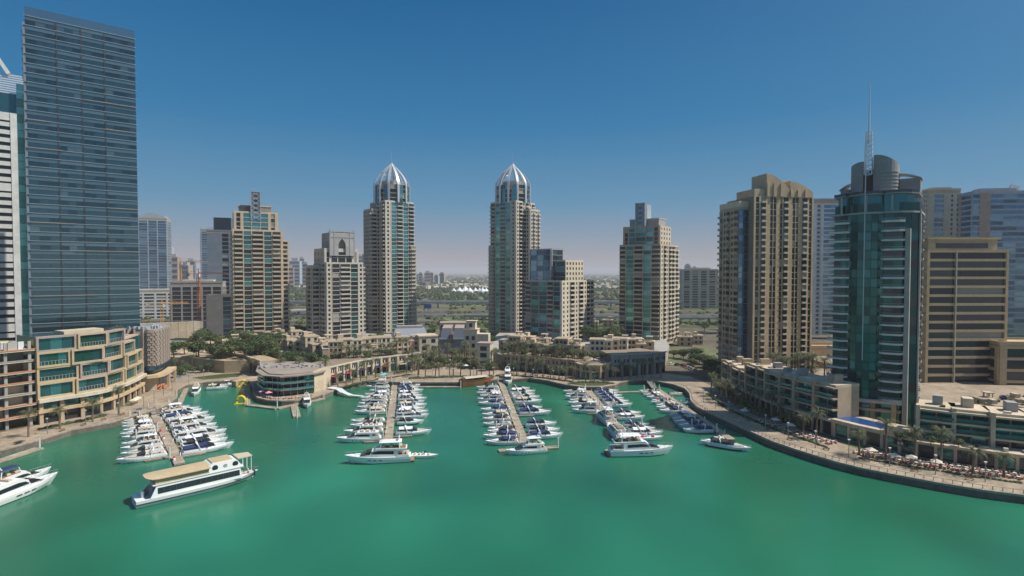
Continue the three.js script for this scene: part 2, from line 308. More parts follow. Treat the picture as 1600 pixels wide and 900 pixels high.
{
  const t = thing('metro_viaduct', 'long pale concrete rail viaduct on piers beyond the highway', 'viaduct', 0, -900, 0, 2);
  new MB().box(-2200, 2200, 7, 10.2, -5, 5).build('deck', 'concrete', t); new MB().box(-2200, 2200, 10.2, 12.4, 4.6, 5.02).build('parapet', 'white', t);
  for (let x = -560; x <= 640; x += 40) part(new MB().box(x - 1.2, x + 1.2, -.5, 7, -1.6, 1.6), 'pier', 'concrete', t);
  const r = thing('flyover', 'white-railed flyover ramp climbing across the highway edge', 'flyover', 0, 0, 0, 0);
  r.add(strip('deck', [[-60, -690, 6], [20, -655, 8], [140, -640, 8.5], [300, -640, 8]], 12, 8, 'stoneGrey', '', 1.6));
  const rb = new MB(); const fp = [[-60, -684, 6], [20, -649, 8], [140, -634, 8.5], [300, -634, 8]];
  for (let i = 0; i < 3; i++) rb.bar([fp[i][0], fp[i][2] + .6, fp[i][1]], [fp[i + 1][0], fp[i + 1][2] + .6, fp[i + 1][1]], .4, 2);
  rb.build('barrier', 'white', r);
  for (let i = 0; i < 8; i++) { const x = 0 + i * 38; part(new MB().obox(x, 1.5, -648 + (x < 60 ? -10 : 4), 2, 5.2, 3), 'pier', 'concrete', r); }
  const f2 = thing('flyover', 'curved pale interchange ramp seen between the lattice and arch towers', 'flyover', 0, 0, 0, 0);
  const d2 = strip('deck', [[-420, -760, 8], [-360, -745, 9], [-300, -750, 9], [-255, -780, 9], [-225, -830, 8]], 16, 9, 'stoneGrey', '', 1.8); f2.add(d2);
  for (const [x, z] of [[-400, -756], [-340, -747], [-290, -755], [-250, -786]]) part(new MB().obox(x, 1.5, z, 2.4, 6, 2.4), 'pier', 'concrete', f2);
}
// podium decks the towers and villas stand on
function deckOf(name, pts, y, m, label) { const b = new MB(); b.prism(pts, 1.5, y); return struct(b.build(name, m), label); }
const deckLeft = [[-174.5,-337.5],[-168.7,-365.5],[-139.7,-351],[-107.3,-322.7],[-89.4,-322.7],[-75.4,-334.9],[-59,-345.5],[-56.1,-368.6],[-58.6,-409.7],[-72.2,-447.1],[-183,-481.2],[-233.8,-461.1]];
const deckRight = [[-8.8,-345.5],[-3.1,-334.9],[10.2,-327.5],[23.7,-320.3],[36.2,-313.5],[52.5,-313.5],[68.9,-322.7],[90.6,-329.9],[109.1,-384.7],[116.6,-421.5],[84.2,-456.3],[-10.7,-466],[-17.6,-402.2]];
deckOf('podium_deck', deckLeft, 9, 'concrete', 'podium deck under the lattice and arch towers'); deckOf('podium_deck', deckRight, 9, 'concrete', 'podium deck under the glass-crowned tower');
deckOf('podium_deck', [[124, -284], [127, -262], [130, -238], [160, -236], [160, -194], [175, -182], [235, -178], [330, -200], [330, -330], [170, -345], [170, -284]], 10.5, 'pave', 'street deck behind the terraced shops');
deckOf('podium_deck', [[-190, -330], [-165, -318], [-148, -322], [-150, -345], [-165, -420], [-260, -430], [-262, -340]], 9, 'sandDeep', 'raised garden deck behind the curved wall');

// ---------- towers ----------
// carved screen: a panel of crossing bars
function lattice(T, x, z, w, y0, y1, d, m, name = 'lattice_screen') {
  const b = new MB(), h = y1 - y0; b.box(x - w / 2, x - w / 2 + .7, y0, y1, z - d, z); b.box(x + w / 2 - .7, x + w / 2, y0, y1, z - d, z); b.box(x - w / 2 + .7, x + w / 2 - .7, y1 - .7, y1, z - d, z);
  const n = Math.round(h / (w * .5));
  for (let i = 0; i < n; i++) { const a = y0 + h * i / n, c = y0 + h * (i + 1) / n, L = x - w / 2 + .7, Q = x + w / 2 - .7; b.bar([L, a, z - d / 2], [Q, c, z - d / 2], .45, .5); b.bar([Q, a, z - d / 2 - .02], [L, c, z - d / 2 - .02], .45, .5); b.bar([L, (a + c) / 2, z - d / 2 + .03], [Q, (a + c) / 2, z - d / 2 + .03], .35, .4); }
  const o = b.build(name, m, T); new MB().box(x - w / 2 + .4, x + w / 2 - .4, y0, y1 - .4, z - d - 3.2, z - d - .05).build('screen_backing', 'bluegrey', T); return o;
}
const Y9 = 8.5, GM = ['glassTealDark', 'glassSmoke', 'glassTealDark', 'glassDark', 'glassTeal'];
// beige tower with lattice screen
{
  const T = thing('apartment_tower', 'beige apartment tower with a dark lattice screen standing on its stepped crown', 'tower', -196.6,-430, 27, Y9), n = 24, fh = 3.42, P = rect(34, 26);
  new MB().prism(P, -4, n * fh).build('core', 'sand', T);
  const sp = [['S', .8], ['B', 4], ['S', .5], ['G', 3.6, GM], ['S', .5], ['B', 5.2], ['S', .5], ['G', 3.6, GM], ['S', .5], ['B', 4], ['S', .8]];
  facade(T, ...side(P, 0), 0, n, fh, sp, { wall: 'sandPale', glass: GD });
  facade(T, ...side(P, 1), 0, n, fh, [['S', 1], ['B', 4], ['W', 3], ['B', 4], ['W', 3], ['B', 4], ['S', 1]], { wall: 'sandPale' });
  facade(T, ...side(P, 3), 0, n, fh, [['S', 1], ['B', 4], ['W', 3], ['G', 4, GT], ['W', 3], ['B', 4], ['S', 1]], { wall: 'sandPale' });
  const W = rect(7, 16, 18, -3), nw = 22; new MB().prism(W, -4, nw * fh).build('wing', 'sand', T);
  facade(T, ...side(W, 0), 0, nw, fh, [['B', 4], ['S', .6], ['B', 4]], { wall: 'sandPale', par: 1 }); facade(T, ...side(W, 1), 0, nw, fh, [['S', 1], ['B', 5], ['W', 3], ['B', 5], ['S', 1]], { wall: 'sandPale' });
  roofParapet(T, W, nw * fh, 'sandPale'); roofParapet(T, P, n * fh, 'sandPale', 1.2);
  const C = rect(30, 22, -1, -1), y = n * fh; new MB().prism(C, y, y + 13.6).build('crown', 'coreTan', T);
  facade(T, ...side(C, 0), y, 4, 3.4, [['S', 1.6], ['G', 2.4, GD], ['S', 1.8], ['G', 4.5], ['S', .4], ['G', 5], ['S', .4], ['G', 4.5], ['S', 1.8], ['G', 2.4, GD], ['S', 1.6]], { wall: 'sandPale' });
  facade(T, ...side(C, 1), y, 4, 3.4, [['W', 4], ['W', 4], ['W', 4], ['W', 4]], { wall: 'sandPale' }); facade(T, ...side(C, 3), y, 4, 3.4, [['W', 4], ['W', 4], ['W', 4], ['W', 4]], { wall: 'sandPale' });
  new MB().box(-12.2, 10, y + 13.6, y + 19, -9, 6).build('plant_room', 'taupe', T); new MB().box(-12.6, 10.4, y + 19, y + 19.8, -9.4, 6.4).build('roof_slab', 'sandPale', T); roofParapet(T, C, y + 13.6, 'sandPale', 1.2);
  lattice(T, -1, 11, 7, y + 8.5, y + 30, 1, 'steel');
}
// dark arch tower
{
  const T = thing('apartment_tower', 'beige apartment tower with a grey screen and pointed arch on top', 'tower', -137,-440, 38, Y9), n = 17, fh = 3.4, P = rect(29, 27);
  new MB().prism(P, -4, n * fh).build('core', 'greige', T);
  facade(T, ...side(P, 0), 0, n, fh, [['W', 3.4], ['S', .5, 'sandDeep'], ['G', 5, GD], ['S', .4], ['B', 7], ['S', .4], ['G', 5, GM], ['S', .5], ['W', 3.4]], { wall: 'greige' });
  facade(T, ...side(P, 3), 0, n, fh, [['S', 1], ['B', 4], ['W', 3], ['B', 4], ['W', 3], ['B', 4], ['W', 3]], { wall: 'greige' });
  facade(T, ...side(P, 1), 0, n, fh, [['B', 4], ['W', 3], ['B', 4], ['W', 3], ['B', 4]], { wall: 'greige', balc: 2 });
  const L = rect(8, 15, -17, -5.5), nl = 17; new MB().prism(L, -4, nl * fh - 1).build('wing', 'greige', T); facade(T, ...side(L, 0), 0, nl - 1, fh, [['B', 4], ['W', 3]], { wall: 'greige' }); facade(T, ...side(L, 3), 0, nl - 1, fh, [['W', 3], ['B', 4], ['W', 3]], { wall: 'greige' });
  const y = n * fh, C = rect(27, 22, -1, -2); new MB().prism(C, y, y + 9.5).build('crown', 'coreTan', T); roofParapet(T, P, y, 'greige', 1.1);
  facade(T, ...side(C, 0), y, 2, 4.7, [['S', 1.4], ['G', 1.8, GD], ['S', 1.4], ['G', 4, GD], ['S', .5], ['G', 5, GD], ['S', .5], ['G', 4, GD], ['S', 1.4], ['G', 1.8, GD], ['S', 1.4]], { wall: 'greige' });
  facade(T, ...side(C, 3), y, 2, 4.7, [['W', 4], ['W', 4], ['W', 4]], { wall: 'greige' }); facade(T, ...side(C, 1), y, 2, 4.7, [['W', 4], ['W', 4], ['W', 4]], { wall: 'greige' });
  roofParapet(T, C, y + 9.5, 'greige', 2.4);
  // screen with the pointed arch, and the plant block behind it
  const s = new THREE.Shape(); s.moveTo(-10, 0); s.lineTo(10, 0); s.lineTo(10, 19); s.lineTo(-10, 19); s.closePath();
  const h = new THREE.Path(); h.moveTo(-2.9, .6); h.lineTo(-2.9, 7.5); h.quadraticCurveTo(-2.7, 11, 0, 13.2); h.quadraticCurveTo(2.7, 11, 2.9, 7.5); h.lineTo(2.9, .6); h.closePath(); s.holes.push(h);
  const g = new THREE.ExtrudeGeometry(s, { depth: 1, bevelEnabled: false }); g.translate(-1, y + 6.2, 9.6); meshOf('arch_screen', g, 'stoneGrey', T);
  const fr = new MB(); for (const x of [-10.6, 8.6]) fr.box(x, x + .6, y + 6.2, y + 26, 9.4, 10.8); fr.box(-10, 8.6, y + 24.4, y + 25.2, 10.6, 10.9); for (const x of [-7.4, 5]) fr.box(x, x + .4, y + 6.4, y + 24.4, 10.6, 10.85); fr.box(-10, 8.6, y + 20.2, y + 20.6, 10.6, 10.86); fr.build('screen_frame', 'steel', T);
  new MB().box(-10, 8, y + 9.5, y + 24, -9, 7).build('plant_room', 'stoneGrey', T);
}
// domed twin towers: crown drum under a cage of curved ribs
function domeCrown(T, cx, cz, y, r, drumH, domeH, spireH, turn) {
  const n = 12, b = new MB(), drum = Array.from({ length: 16 }, (_, k) => { const a = (k + .5) / 16 * 2 * Math.PI; return [cx + Math.cos(a) * (r - 1.4), cz + Math.sin(a) * (r - 1.4)]; });
  b.prism(drum, y, y + drumH).build('drum', 'sand', T);
  for (let k = 0; k < 16; k++) {
    const a0 = drum[k], a1 = drum[(k + 1) % 16], l = Math.hypot(a1[0] - a0[0], a1[1] - a0[1]), mx = (a0[0] + a1[0]) / 2, mz = (a0[1] + a1[1]) / 2, ry = Math.atan2(mx - cx, mz - cz);
    for (let f = 0; f < 4; f++) if (k % 2) piece(T, 'drum_window', boxGeo(l - .3, drumH / 4 - .5, .14), M[pick(GT)], mx + Math.sin(ry) * .12, y + drumH * (f + .5) / 4, mz + Math.cos(ry) * .12, ry);
    else { const q = boxGeo(l + .2, .4, .7); piece(T, 'drum_ledge', q, 'cream', mx + Math.sin(ry) * .3, y + drumH * f / 4 + .2, mz + Math.cos(ry) * .3, ry); piece(T, 'drum_window', boxGeo(l - .3, drumH / 4 - .6, .1), M[pick(GD)], mx + Math.sin(ry) * .06, y + drumH * (f + .5) / 4 + .2, mz + Math.cos(ry) * .06, ry); }
  }
  for (let k = 0; k < n; k++) {
    const a = R(turn) + k / n * 2 * Math.PI, prof = []; for (let i = 0; i <= 12; i++) { const t = i / 12, rad = r * (i < 3 ? 1 : 1 - ((t - .25) / .75) ** 1.6); prof.push([Math.max(.9, rad), y + drumH * .0 + (t < .25 ? t / .25 * drumH * 1.0 : drumH + (t - .25) / .75 * domeH)]); }
    const rb = new MB(), wd = (t) => .55 + .5 * Math.sin(Math.PI * Math.min(1, t * .9 + .1)), c = Math.cos(a), s = Math.sin(a);
    for (let i = 0; i < 12; i++) {
      const [r0, y0] = prof[i], [r1, y1] = prof[i + 1], w0 = wd(i / 12) * Math.min(1, r0 / 4), w1 = wd((i + 1) / 12) * Math.min(1, r1 / 4), q = (rd, yy, w, o) => [cx + c * (rd - o) - s * w, yy, cz + s * (rd - o) + c * w];
      rb.hexa([q(r0, y0, -w0, .8), q(r0, y0, w0, .8), q(r0, y0, w0, 0), q(r0, y0, -w0, 0), q(r1, y1, -w1, .8), q(r1, y1, w1, .8), q(r1, y1, w1, 0), q(r1, y1, -w1, 0)]);
    }
    rb.build('dome_rib', 'steelWhite', T);
  }
  const ring = new MB(); for (const [rd, yy] of [[r * .93, y + drumH + domeH * .12], [r * .62, y + drumH + domeH * .55]]) { const p = []; for (let k = 0; k <= 24; k++) p.push([cx + Math.cos(k / 24 * 6.2832) * rd * .95, yy, cz + Math.sin(k / 24 * 6.2832) * rd * .95]); ring.tube(p, .28, 5); }
  ring.build('dome_ring', 'steel', T);
  new MB().prism(Array.from({ length: 10 }, (_, k) => [cx + Math.cos(k * .628) * r * .55, cz + Math.sin(k * .628) * r * .55]), y + drumH, y + drumH + 4).build('plant_room', 'stoneGrey', T);
  new MB().cone(cx, cz, .9, .5, y + drumH + domeH - 2.5, y + drumH + domeH + 1.5, 8).cone(cx, cz, .3, .08, y + drumH + domeH + 1.5, y + drumH + domeH + spireH, 6).build('spire', 'steel', T);
}
for (const east of [0, 1]) {
  const T = east ? thing('domed_tower', 'tall teal-windowed tower with a white ribbed dome, its waterfront face in shade', 'tower', 0.6,-492, -37, Y9)
    : thing('domed_tower', 'tall beige and teal tower with a white ribbed dome, its waterfront face sunlit', 'tower', -105.3,-490, 40, Y9);
  const fh = 3.36, n = 33, P = rect(27.5, 27.5), wl = 'greige'; new MB().prism(P, -4, n * fh).build('core', 'sand', T);
  const sp = [['W', 4.6], ['S', .5], ['G', 4.2], ['S', .4], ['B', 5], ['S', .4], ['G', 4.2], ['S', .5], ['B', 4.6]];
  facade(T, ...side(P, 0), 0, n, fh, east ? [...sp].reverse() : sp, { wall: wl, par: .7, balcGlass: ['glassTealDark', 'glassDark', 'glassTealDark', 'glassSmoke'] });
  facade(T, ...side(P, east ? 1 : 3), 0, n, fh, [['W', 3.4], ['B', 4], ['W', 3], ['S', .5], ['B', 4], ['S', .5], ['W', 3.4], ['B', 4]], { wall: wl });
  facade(T, ...side(P, east ? 3 : 1), 0, n, fh, [['B', 4], ['W', 3], ['B', 4], ['G', 4], ['B', 4]], { wall: wl });
  const s = east ? 1 : -1, L = rect(8, 15, s * 16.6, -4.5), nl = 31; new MB().prism(L, -4, nl * fh).build('wing', 'sand', T);
  facade(T, ...side(L, 0), 0, nl, fh, [['B', 4.5], ['W', 3], ['S', .8]], { wall: wl }); facade(T, ...side(L, east ? 1 : 3), 0, nl, fh, [['S', .8], ['W', 3], ['B', 4], ['W', 3], ['B', 4]], { wall: wl }); roofParapet(T, L, nl * fh, wl, 1.4);
  // corner bay that stops lower, as the stepped outline shows
  const Q = rect(5, 4, -s * 12.6, 12.8), nq = 22; new MB().prism(Q, -4, nq * fh).build('corner_bay', 'sand', T); facade(T, ...side(Q, 0), 0, nq, fh, [['B', 5]], { wall: wl, balc: 1.2 }); facade(T, ...side(Q, east ? 3 : 1), 0, nq, fh, [['S', 1], ['B', 4]], { wall: wl, balc: 1.2 }); roofParapet(T, Q, nq * fh, wl, 1);
  roofParapet(T, P, n * fh, wl, 1.3);
  domeCrown(T, 0, 0, n * fh, 16, 15.5, 20, 10, 7);
}
// low tower with glazed crown
{
  const T = thing('apartment_tower', 'low beige tower with a glass box crown and dark glazed waterfront face', 'tower', 33.7,-425, -40, Y9), fh = 3.4, n = 13, P = rect(33, 33);
  new MB().prism(P, -4, n * fh).build('core', 'sand', T);
  facade(T, ...side(P, 0), 0, n, fh, [['B', 4], ['S', .4], ['G', 5.4], ['S', .4], ['G', 5.4], ['S', .4], ['B', 4], ['S', .4], ['G', 4.4], ['S', .8]], { wall: 'stoneGrey', glass: ['glassTealDark', 'glassBlueDark', 'glassTeal', 'glassSmoke'], band: .42 });
  facade(T, ...side(P, 1), 0, n, fh, [['W', 3.2], ['W', 3.2], ['S', .4], ['B', 4], ['S', .4], ['W', 3], ['S', .5], ['B', 4], ['S', .5], ['W', 2.6]], { wall: 'cream' });
  const Z = rect(22, 24, 3.5, -3), y = n * fh; new MB().prism(Z, y, y + 15).build('upper_block', 'sandPale', T);
  facade(T, ...side(Z, 1), y, 4, 3.75, [['W', 3], ['W', 3], ['W', 3], ['W', 3], ['W', 3], ['W', 3]], { wall: 'cream' }); facade(T, ...side(Z, 0), y, 4, 3.75, [['S', 1], ['G', 4, GD], ['S', 1], ['G', 8, GB]], { wall: 'taupe' }); roofParapet(T, Z, y + 15, 'cream', 1.2);
  const C = rect(20, 15, -6, 4.5); new MB().prism(C, y, y + 24).build('crown', 'bluegrey', T);
  facade(T, ...side(C, 0), y, 6, 4, [['S', .6], ['G', 5], ['S', .3], ['G', 5], ['S', .3], ['G', 5], ['S', .6]], { wall: 'stoneGrey', glass: GB, band: .3 }); facade(T, ...side(C, 1), y + 12, 3, 4, [['S', .6], ['G', 5], ['G', 5], ['S', .6]], { wall: 'stoneGrey', glass: GB, band: .3 }); roofParapet(T, C, y + 24, 'steel', .8);
  const Wg = rect(12, 14, 10, -21), nw = 13; new MB().prism(Wg, -4, nw * fh).build('wing', 'sand', T); facade(T, ...side(Wg, 1), 0, nw, fh, [['W', 2.6], ['B', 4], ['S', .5], ['B', 4]], { wall: 'cream' }); facade(T, ...side(Wg, 0), 0, nw, fh, [['B', 4]], { wall: 'cream' }); roofParapet(T, Wg, nw * fh, 'cream', 1); roofParapet(T, P, y, 'cream', 1.1);
}
// tall teal tower with lattice screen
{
  const T = thing('apartment_tower', 'teal-glazed tower with a blue lattice screen above its stepped crown', 'tower', 105.7,-436, -38, Y9), fh = 3.4, n = 21, P = rect(33, 28), y = n * fh;
  new MB().prism(P, -4, y).build('core', 'sand', T);
  facade(T, ...side(P, 0), 0, n, fh, [['B', 4], ['S', .4], ['G', 5], ['S', .4], ['B', 5.4], ['S', .4], ['G', 5], ['S', .4], ['B', 5]], { wall: 'sandPale', par: .8 });
  facade(T, ...side(P, 1), 0, n, fh, [['S', .8], ['W', 3], ['S', .5], ['B', 4], ['S', .5], ['W', 2.4], ['S', .5], ['B', 4], ['S', .5], ['B', 4], ['S', .6]], { wall: 'cream' }); roofParapet(T, P, y, 'sand', 1.2);
  const Wg = rect(10, 12, 10, -19); new MB().prism(Wg, -4, y).build('wing', 'sand', T); facade(T, ...side(Wg, 1), 0, n, fh, [['S', .5], ['B', 4], ['S', .5], ['B', 4]], { wall: 'cream' }); roofParapet(T, Wg, y, 'cream', 1);
  const C = rect(30, 20, 0, 1); new MB().prism(C, y, y + 14).build('crown', 'coreTan', T);
  facade(T, ...side(C, 0), y, 4, 3.5, [['S', 1.2], ['G', 2.6, GD], ['S', .8], ['G', 5], ['S', .3], ['G', 7], ['S', .3], ['G', 5], ['S', .8], ['G', 2.6, GD], ['S', 1.2]], { wall: 'sand' }); facade(T, ...side(C, 1), y, 4, 3.5, [['W', 3], ['W', 3], ['W', 3], ['W', 3]], { wall: 'cream' }); roofParapet(T, C, y + 14, 'sand', 1.2);
  new MB().box(-12, 12, y + 14, y + 20.5, -7, 6).build('plant_room', 'stoneGrey', T); new MB().box(-12.3, 12.3, y + 20.5, y + 21.2, -7.3, 6.3).build('roof_slab', 'cream', T);
  lattice(T, -1, 11.4, 8, y + 10, y + 33, 1, 'bandBlue'); new MB().box(-4.6, 2.6, y + 20.5, y + 32, -1, 6.8).build('stair_tower', 'paleBlue', T);
}
// ochre high-rise with quarter-round fins
{
  const T = thing('high_rise', 'ochre high-rise with paired tall windows, thin balconies and curved roof fins', 'tower', 140.6,-306, 11, 2), fh = 3.3, n = 28, P = rect(35, 24), y = n * fh + 5;
  new MB().prism(P, 0, y).build('core', 'coreTan', T);
  const grp = [['S', 1.6], ['G', 1.5, GD], ['S', .3], ['G', 1.5, GD], ['S', 1.6]];
  const sp = [['S', 1], ['G', 1.8, GD], ['S', .9], ['B', 2.8], ['S', .7], ...grp, ['S', .4], ['G', 1.4, GD], ['S', .5], ['B', 2.8], ['S', .7], ...grp, ['S', .4], ['B', 3], ['S', .9], ['G', 1.6, GD], ['S', .7]];
  facade(T, ...side(P, 0), 5, n, fh, sp, { wall: 'ochre', band: .34, bandMat: 'cream', bandD: .3, balc: 1.3, par: .8, pierD: .5, balcMat: 'cream' });
  facade(T, ...side(P, 1), 5, n, fh, [['S', 1], ['B', 2.6], ['W', 3], ['B', 2.6], ['W', 3], ['B', 2.6], ['S', 2]], { wall: 'ochre', balcMat: 'cream' });
  // blue glass bow and the balconied flank
  const Wg = rect(6, 18, -20, -1.5); new MB().prism(Wg, 0, y - 5).build('flank', 'sand', T);
  facade(T, ...side(Wg, 0), 5, n - 2, fh, [['G', 3], ['S', .2], ['G', 3], ['S', .6]], { wall: 'bluegrey', glass: GB, band: .25 }); facade(T, ...side(Wg, 3), 5, n - 2, fh, [['B', 3], ['W', 3], ['B', 3], ['W', 3], ['B', 3]], { wall: 'sand' }); roofParapet(T, Wg, y - 5, 'cream', 3);
  // roof: quarter-round fins and box
  const fin = (x0, x1, h, m) => { const s = new THREE.Shape(); s.moveTo(x0, 0); s.lineTo(x1, 0); s.lineTo(x1, h * .35); s.quadraticCurveTo(x0 + (x1 - x0) * .45, h * .95, x0, h); s.closePath(); const g = new THREE.ExtrudeGeometry(s, { depth: 13, bevelEnabled: false, curveSegments: 10 }); g.translate(0, y, -.2); meshOf('roof_fin', g, m, T); };
  fin(-10.5, 3, 12, 'sand'); fin(3.3, 16.9, 8.5, 'sand'); const fs = new MB(); for (const x of [-10.4, -6.6, -2.6, 3.4, 7.6, 12]) fs.box(x, x + 1.2, y, y + (x < 3 ? 7 : 4), 12.81, 13.3); fs.build('fin_pier', 'ochre', T);
  new MB().box(4, 16.9, y, y + 11, -12, -1.5).build('plant_room', 'ochre', T); new MB().box(-17, -10.8, y, y + 4, -4, 11.9).build('parapet_block', 'sand', T);
  const lift = new MB(); lift.bar([-24.6, 0, -4], [-24.6, y - 6, -4], .3); lift.build('hoist_rail', 'steel', T);
}
// teal glass tower with curved balconies, drum crown and mast
{
  const T = thing('glass_tower', 'dark teal glass tower with curved balconies, metal drum crown and lattice mast', 'tower', 139.1,-212, -40, 2), fh = 3.4, n = 20, y0 = 11.5, yt = y0 + n * fh;
  const arc = (cx, cz, r, a0, a1, k) => Array.from({ length: k + 1 }, (_, i) => { const a = R(a0 + (a1 - a0) * i / k); return [cx + Math.sin(a) * r, cz + Math.cos(a) * r]; });
  const bulge = arc(-3.5, 5.5, 9, -50, 50, 6), body = [[-16, 9.5], [-10.8, 11], ...bulge, [3.6, 11], [10.5, 11], [13, 9], [15.8, 6], [15.8, -13], [-16, -13]];
  new MB().prism(body, y0 - 1, yt + 3.5).build('core', 'glassBowDark', T); T.scale.set(.82, 1, .82);
  // glazing of the bulge, pane by pane
  for (let i = 0; i < 6; i++) {
    const a = bulge[i], b = bulge[i + 1], l = Math.hypot(b[0] - a[0], b[1] - a[1]), mx = (a[0] + b[0]) / 2, mz = (a[1] + b[1]) / 2, ry = Math.atan2(-(b[1] - a[1]), b[0] - a[0]);
    for (let f = 0; f < n; f++) piece(T, 'window', boxGeo(l - .16, fh - .5, .12), M[pick(['glassBow', 'glassBow', 'glassBowDark', 'glassBow', 'glassTealDark'])], mx + Math.sin(ry) * .1, y0 + (f + .5) * fh, mz + Math.cos(ry) * .1, ry + rr(-.02, .02), rr(-.012, .012));
  }
  const flats = [[[-16, 9.5], [-10.8, 11], 2], [[3.6, 11], [10.5, 11], 2], [[13, 9], [15.8, 6], 1], [[15.8, 6], [15.8, -13], 5], [[-16, -13], [-16, 9.5], 5]];
  for (const [a, b, k] of flats) for (let q = 0; q < k; q++) {
    const l = Math.hypot(b[0] - a[0], b[1] - a[1]) / k, t = (q + .5) / k, ry = Math.atan2(-(b[1] - a[1]), b[0] - a[0]);
    for (let f = 0; f < n; f++) piece(T, 'window', boxGeo(l - .14, fh - .5, .12), M[pick(['glassBowDark', 'glassBowDark', 'glassDark', 'glassBow', 'glassSmoke'])], a[0] + (b[0] - a[0]) * t + Math.sin(ry) * .1, y0 + (f + .5) * fh, a[1] + (b[1] - a[1]) * t + Math.cos(ry) * .1, ry);
  }
  // curved balconies either side of the bulge
  const slabOf = (pts, par) => { const b = new MB().prism(pts, -.2, .16, true, true); for (let i = 0; i < par; i++) { const a = pts[i], c = pts[i + 1], l = Math.hypot(c[0] - a[0], c[1] - a[1]); b.obox((a[0] + c[0]) / 2, .16, (a[1] + c[1]) / 2, l, .3, .2, Math.atan2(-(c[1] - a[1]), c[0] - a[0])); } return b.geo(); };
  const railOf = (pts, par) => { const b = new MB(); for (let i = 0; i < par; i++) { const a = pts[i], c = pts[i + 1]; b.bar([a[0], 1.15, a[1]], [c[0], 1.15, c[1]], .08); b.bar([a[0], .7, a[1]], [c[0], .7, c[1]], .05); b.bar([a[0], .2, a[1]], [a[0], 1.15, a[1]], .06); } return b.geo(); };
  const bl = [[-18.4, 5], [-18.3, 10.8], [-16.6, 13], [-11.6, 13.9], [-9.4, 13], [-9.6, 10.8], [-16, 9]], br = [[2.6, 12.8], [4, 14.4], [9.6, 14.2], [11.3, 12.4], [10.6, 10.4], [3.6, 10.6]];
  const gl = slabOf(bl, 4), gr = slabOf(br, 4), rl = railOf(bl, 4), rg = railOf(br, 4);
  for (let f = 0; f < n; f++) for (const [g, q] of [[gl, rl], [gr, rg]]) { const o = meshOf('balcony', g, 'white', T); o.position.y = y0 + f * fh; meshOf('railing', q, 'steel', o); }
  // vertical fin, side strip, right flank balconies
  new MB().box(11.4, 13.2, -1, yt - 6, 9, 12.4).build('fin', 'concrete', T); new MB().box(15.9, 16.5, y0 - 10, yt + 1, 4.6, 6.6).build('fin', 'stoneGrey', T); new MB().bar([-3.4, y0 + 14, 14.75], [-3.4, yt + 16, 14.75], .34).build('mast_rod', 'steel', T);
  for (let f = 0; f < n; f++) { const o = meshOf('balcony', balconyGeo(4, 1.3, .5), 'stoneGrey', T); o.position.set(15.9, y0 + f * fh, 1.5); o.rotation.y = Math.PI / 2; }
  // roof terraces and crown
  const ring = [[-17.6, 9.5], [-12, 13], ...arc(-3.5, 5.5, 10.2, -50, 50, 6), [4, 13.4], [10, 13.4], [14, 10], [16.6, 6], [16.6, -13.4], [-17.6, -13.4]];
  new MB().prism(ring, yt - .3, yt + .3, true, true).build('terrace_slab', 'stoneGrey', T); const up = ring.map(([x, z]) => [x * .94, z * .94]);
  new MB().prism(up, yt + 6.6, yt + 7.1, true, true).build('roof_slab', 'crownGrey', T); new MB().prism(up.map(([x, z]) => [x * .9, z * .9]), yt + .3, yt + 6.6).build('penthouse', 'glassTealDark', T);
  for (const x of [-13, -3, 6.4]) part(new MB().obox(x, yt + .3, x === -3 ? 14.2 : 11.6, .8, 6.1, .8), 'column', 'stoneGrey', T);
  roofParapet(T, up, yt + 7.1, 'glassSmoke', .9, .1);
  const yc = yt + 7.1;
  // drums whose roof line falls away from the slot between them
  const drumOf = (pts, h, x0) => { const b = new MB(), top = pts.map(([x]) => yc + h - .04 * (x - x0) ** 2); pts.forEach((a, i) => { const k = (i + 1) % pts.length, c = pts[k]; b.quad([a[0], yc, a[1]], [c[0], yc, c[1]], [c[0], top[k], c[1]], [a[0], top[i], a[1]]); }); const v = pts.map((a) => new THREE.Vector2(...a)); for (const t of THREE.ShapeUtils.triangulateShape(v, [])) b.face(t.map((i) => [pts[i][0], top[i], pts[i][1]])); return b.build('crown_drum', 'crownGrey', T); };
  drumOf([...arc(-6.2, 1.5, 4.8, -95, 8, 8), [-5.5, -5], [-10.9, -5]], 13, -5.5); drumOf([...arc(1.4, 1, 6, -30, 98, 9), [7.2, -6], [-1.8, -6]], 15, -1.7); new MB().box(-5.5, -1.8, yc, yc + 10, -5, 3).build('slot_wall', 'dark', T);
  for (let k = 0; k < 6; k++) { const b = new MB(), p = arc(1.4, 1, 6.2, 0, 80, 8); for (let i = 0; i < 8; i++) b.bar([p[i][0], yc + 2 + k * 1.3, p[i][1]], [p[i + 1][0], yc + 2 + k * 1.3, p[i + 1][1]], .25, .4); b.build('drum_louvre', 'stoneGrey', T); }
  const wing = (x0, x1, h, z) => { const b = new MB(); b.box(x0, x1, yc, yc + h, z - 9, z); const o = b.build('crown_wing', 'crownGrey', T); const p = []; for (let i = 0; i <= 8; i++) { const t = i / 8; p.push([x0 - .6 + (x1 - x0 + 1.2) * t, yc + h + (Math.sin(Math.PI * (x0 < 0 ? t * .5 : .5 + t * .5))) * 2.2]); } const r = new MB(); for (let i = 0; i < 8; i++) { const a = p[i], c = p[i + 1]; r.hexa([[a[0], a[1] - .3, z + .4], [c[0], c[1] - .3, z + .4], [c[0], c[1] - .3, z - 9.4], [a[0], a[1] - .3, z - 9.4], [a[0], a[1], z + .4], [c[0], c[1], z + .4], [c[0], c[1], z - 9.4], [a[0], a[1], z - 9.4]]); } r.build('wing_roof', 'steelWhite', T); return o; };
  wing(-15.2, -11.2, 3.4, 2); wing(7.6, 15.4, 6, -1);
  // mast: square lattice below, rod above
  const ym = yc + 8, yl = yc + 24, b = new MB(), w = 1.5, mx = -3.6, mz = 5.4;
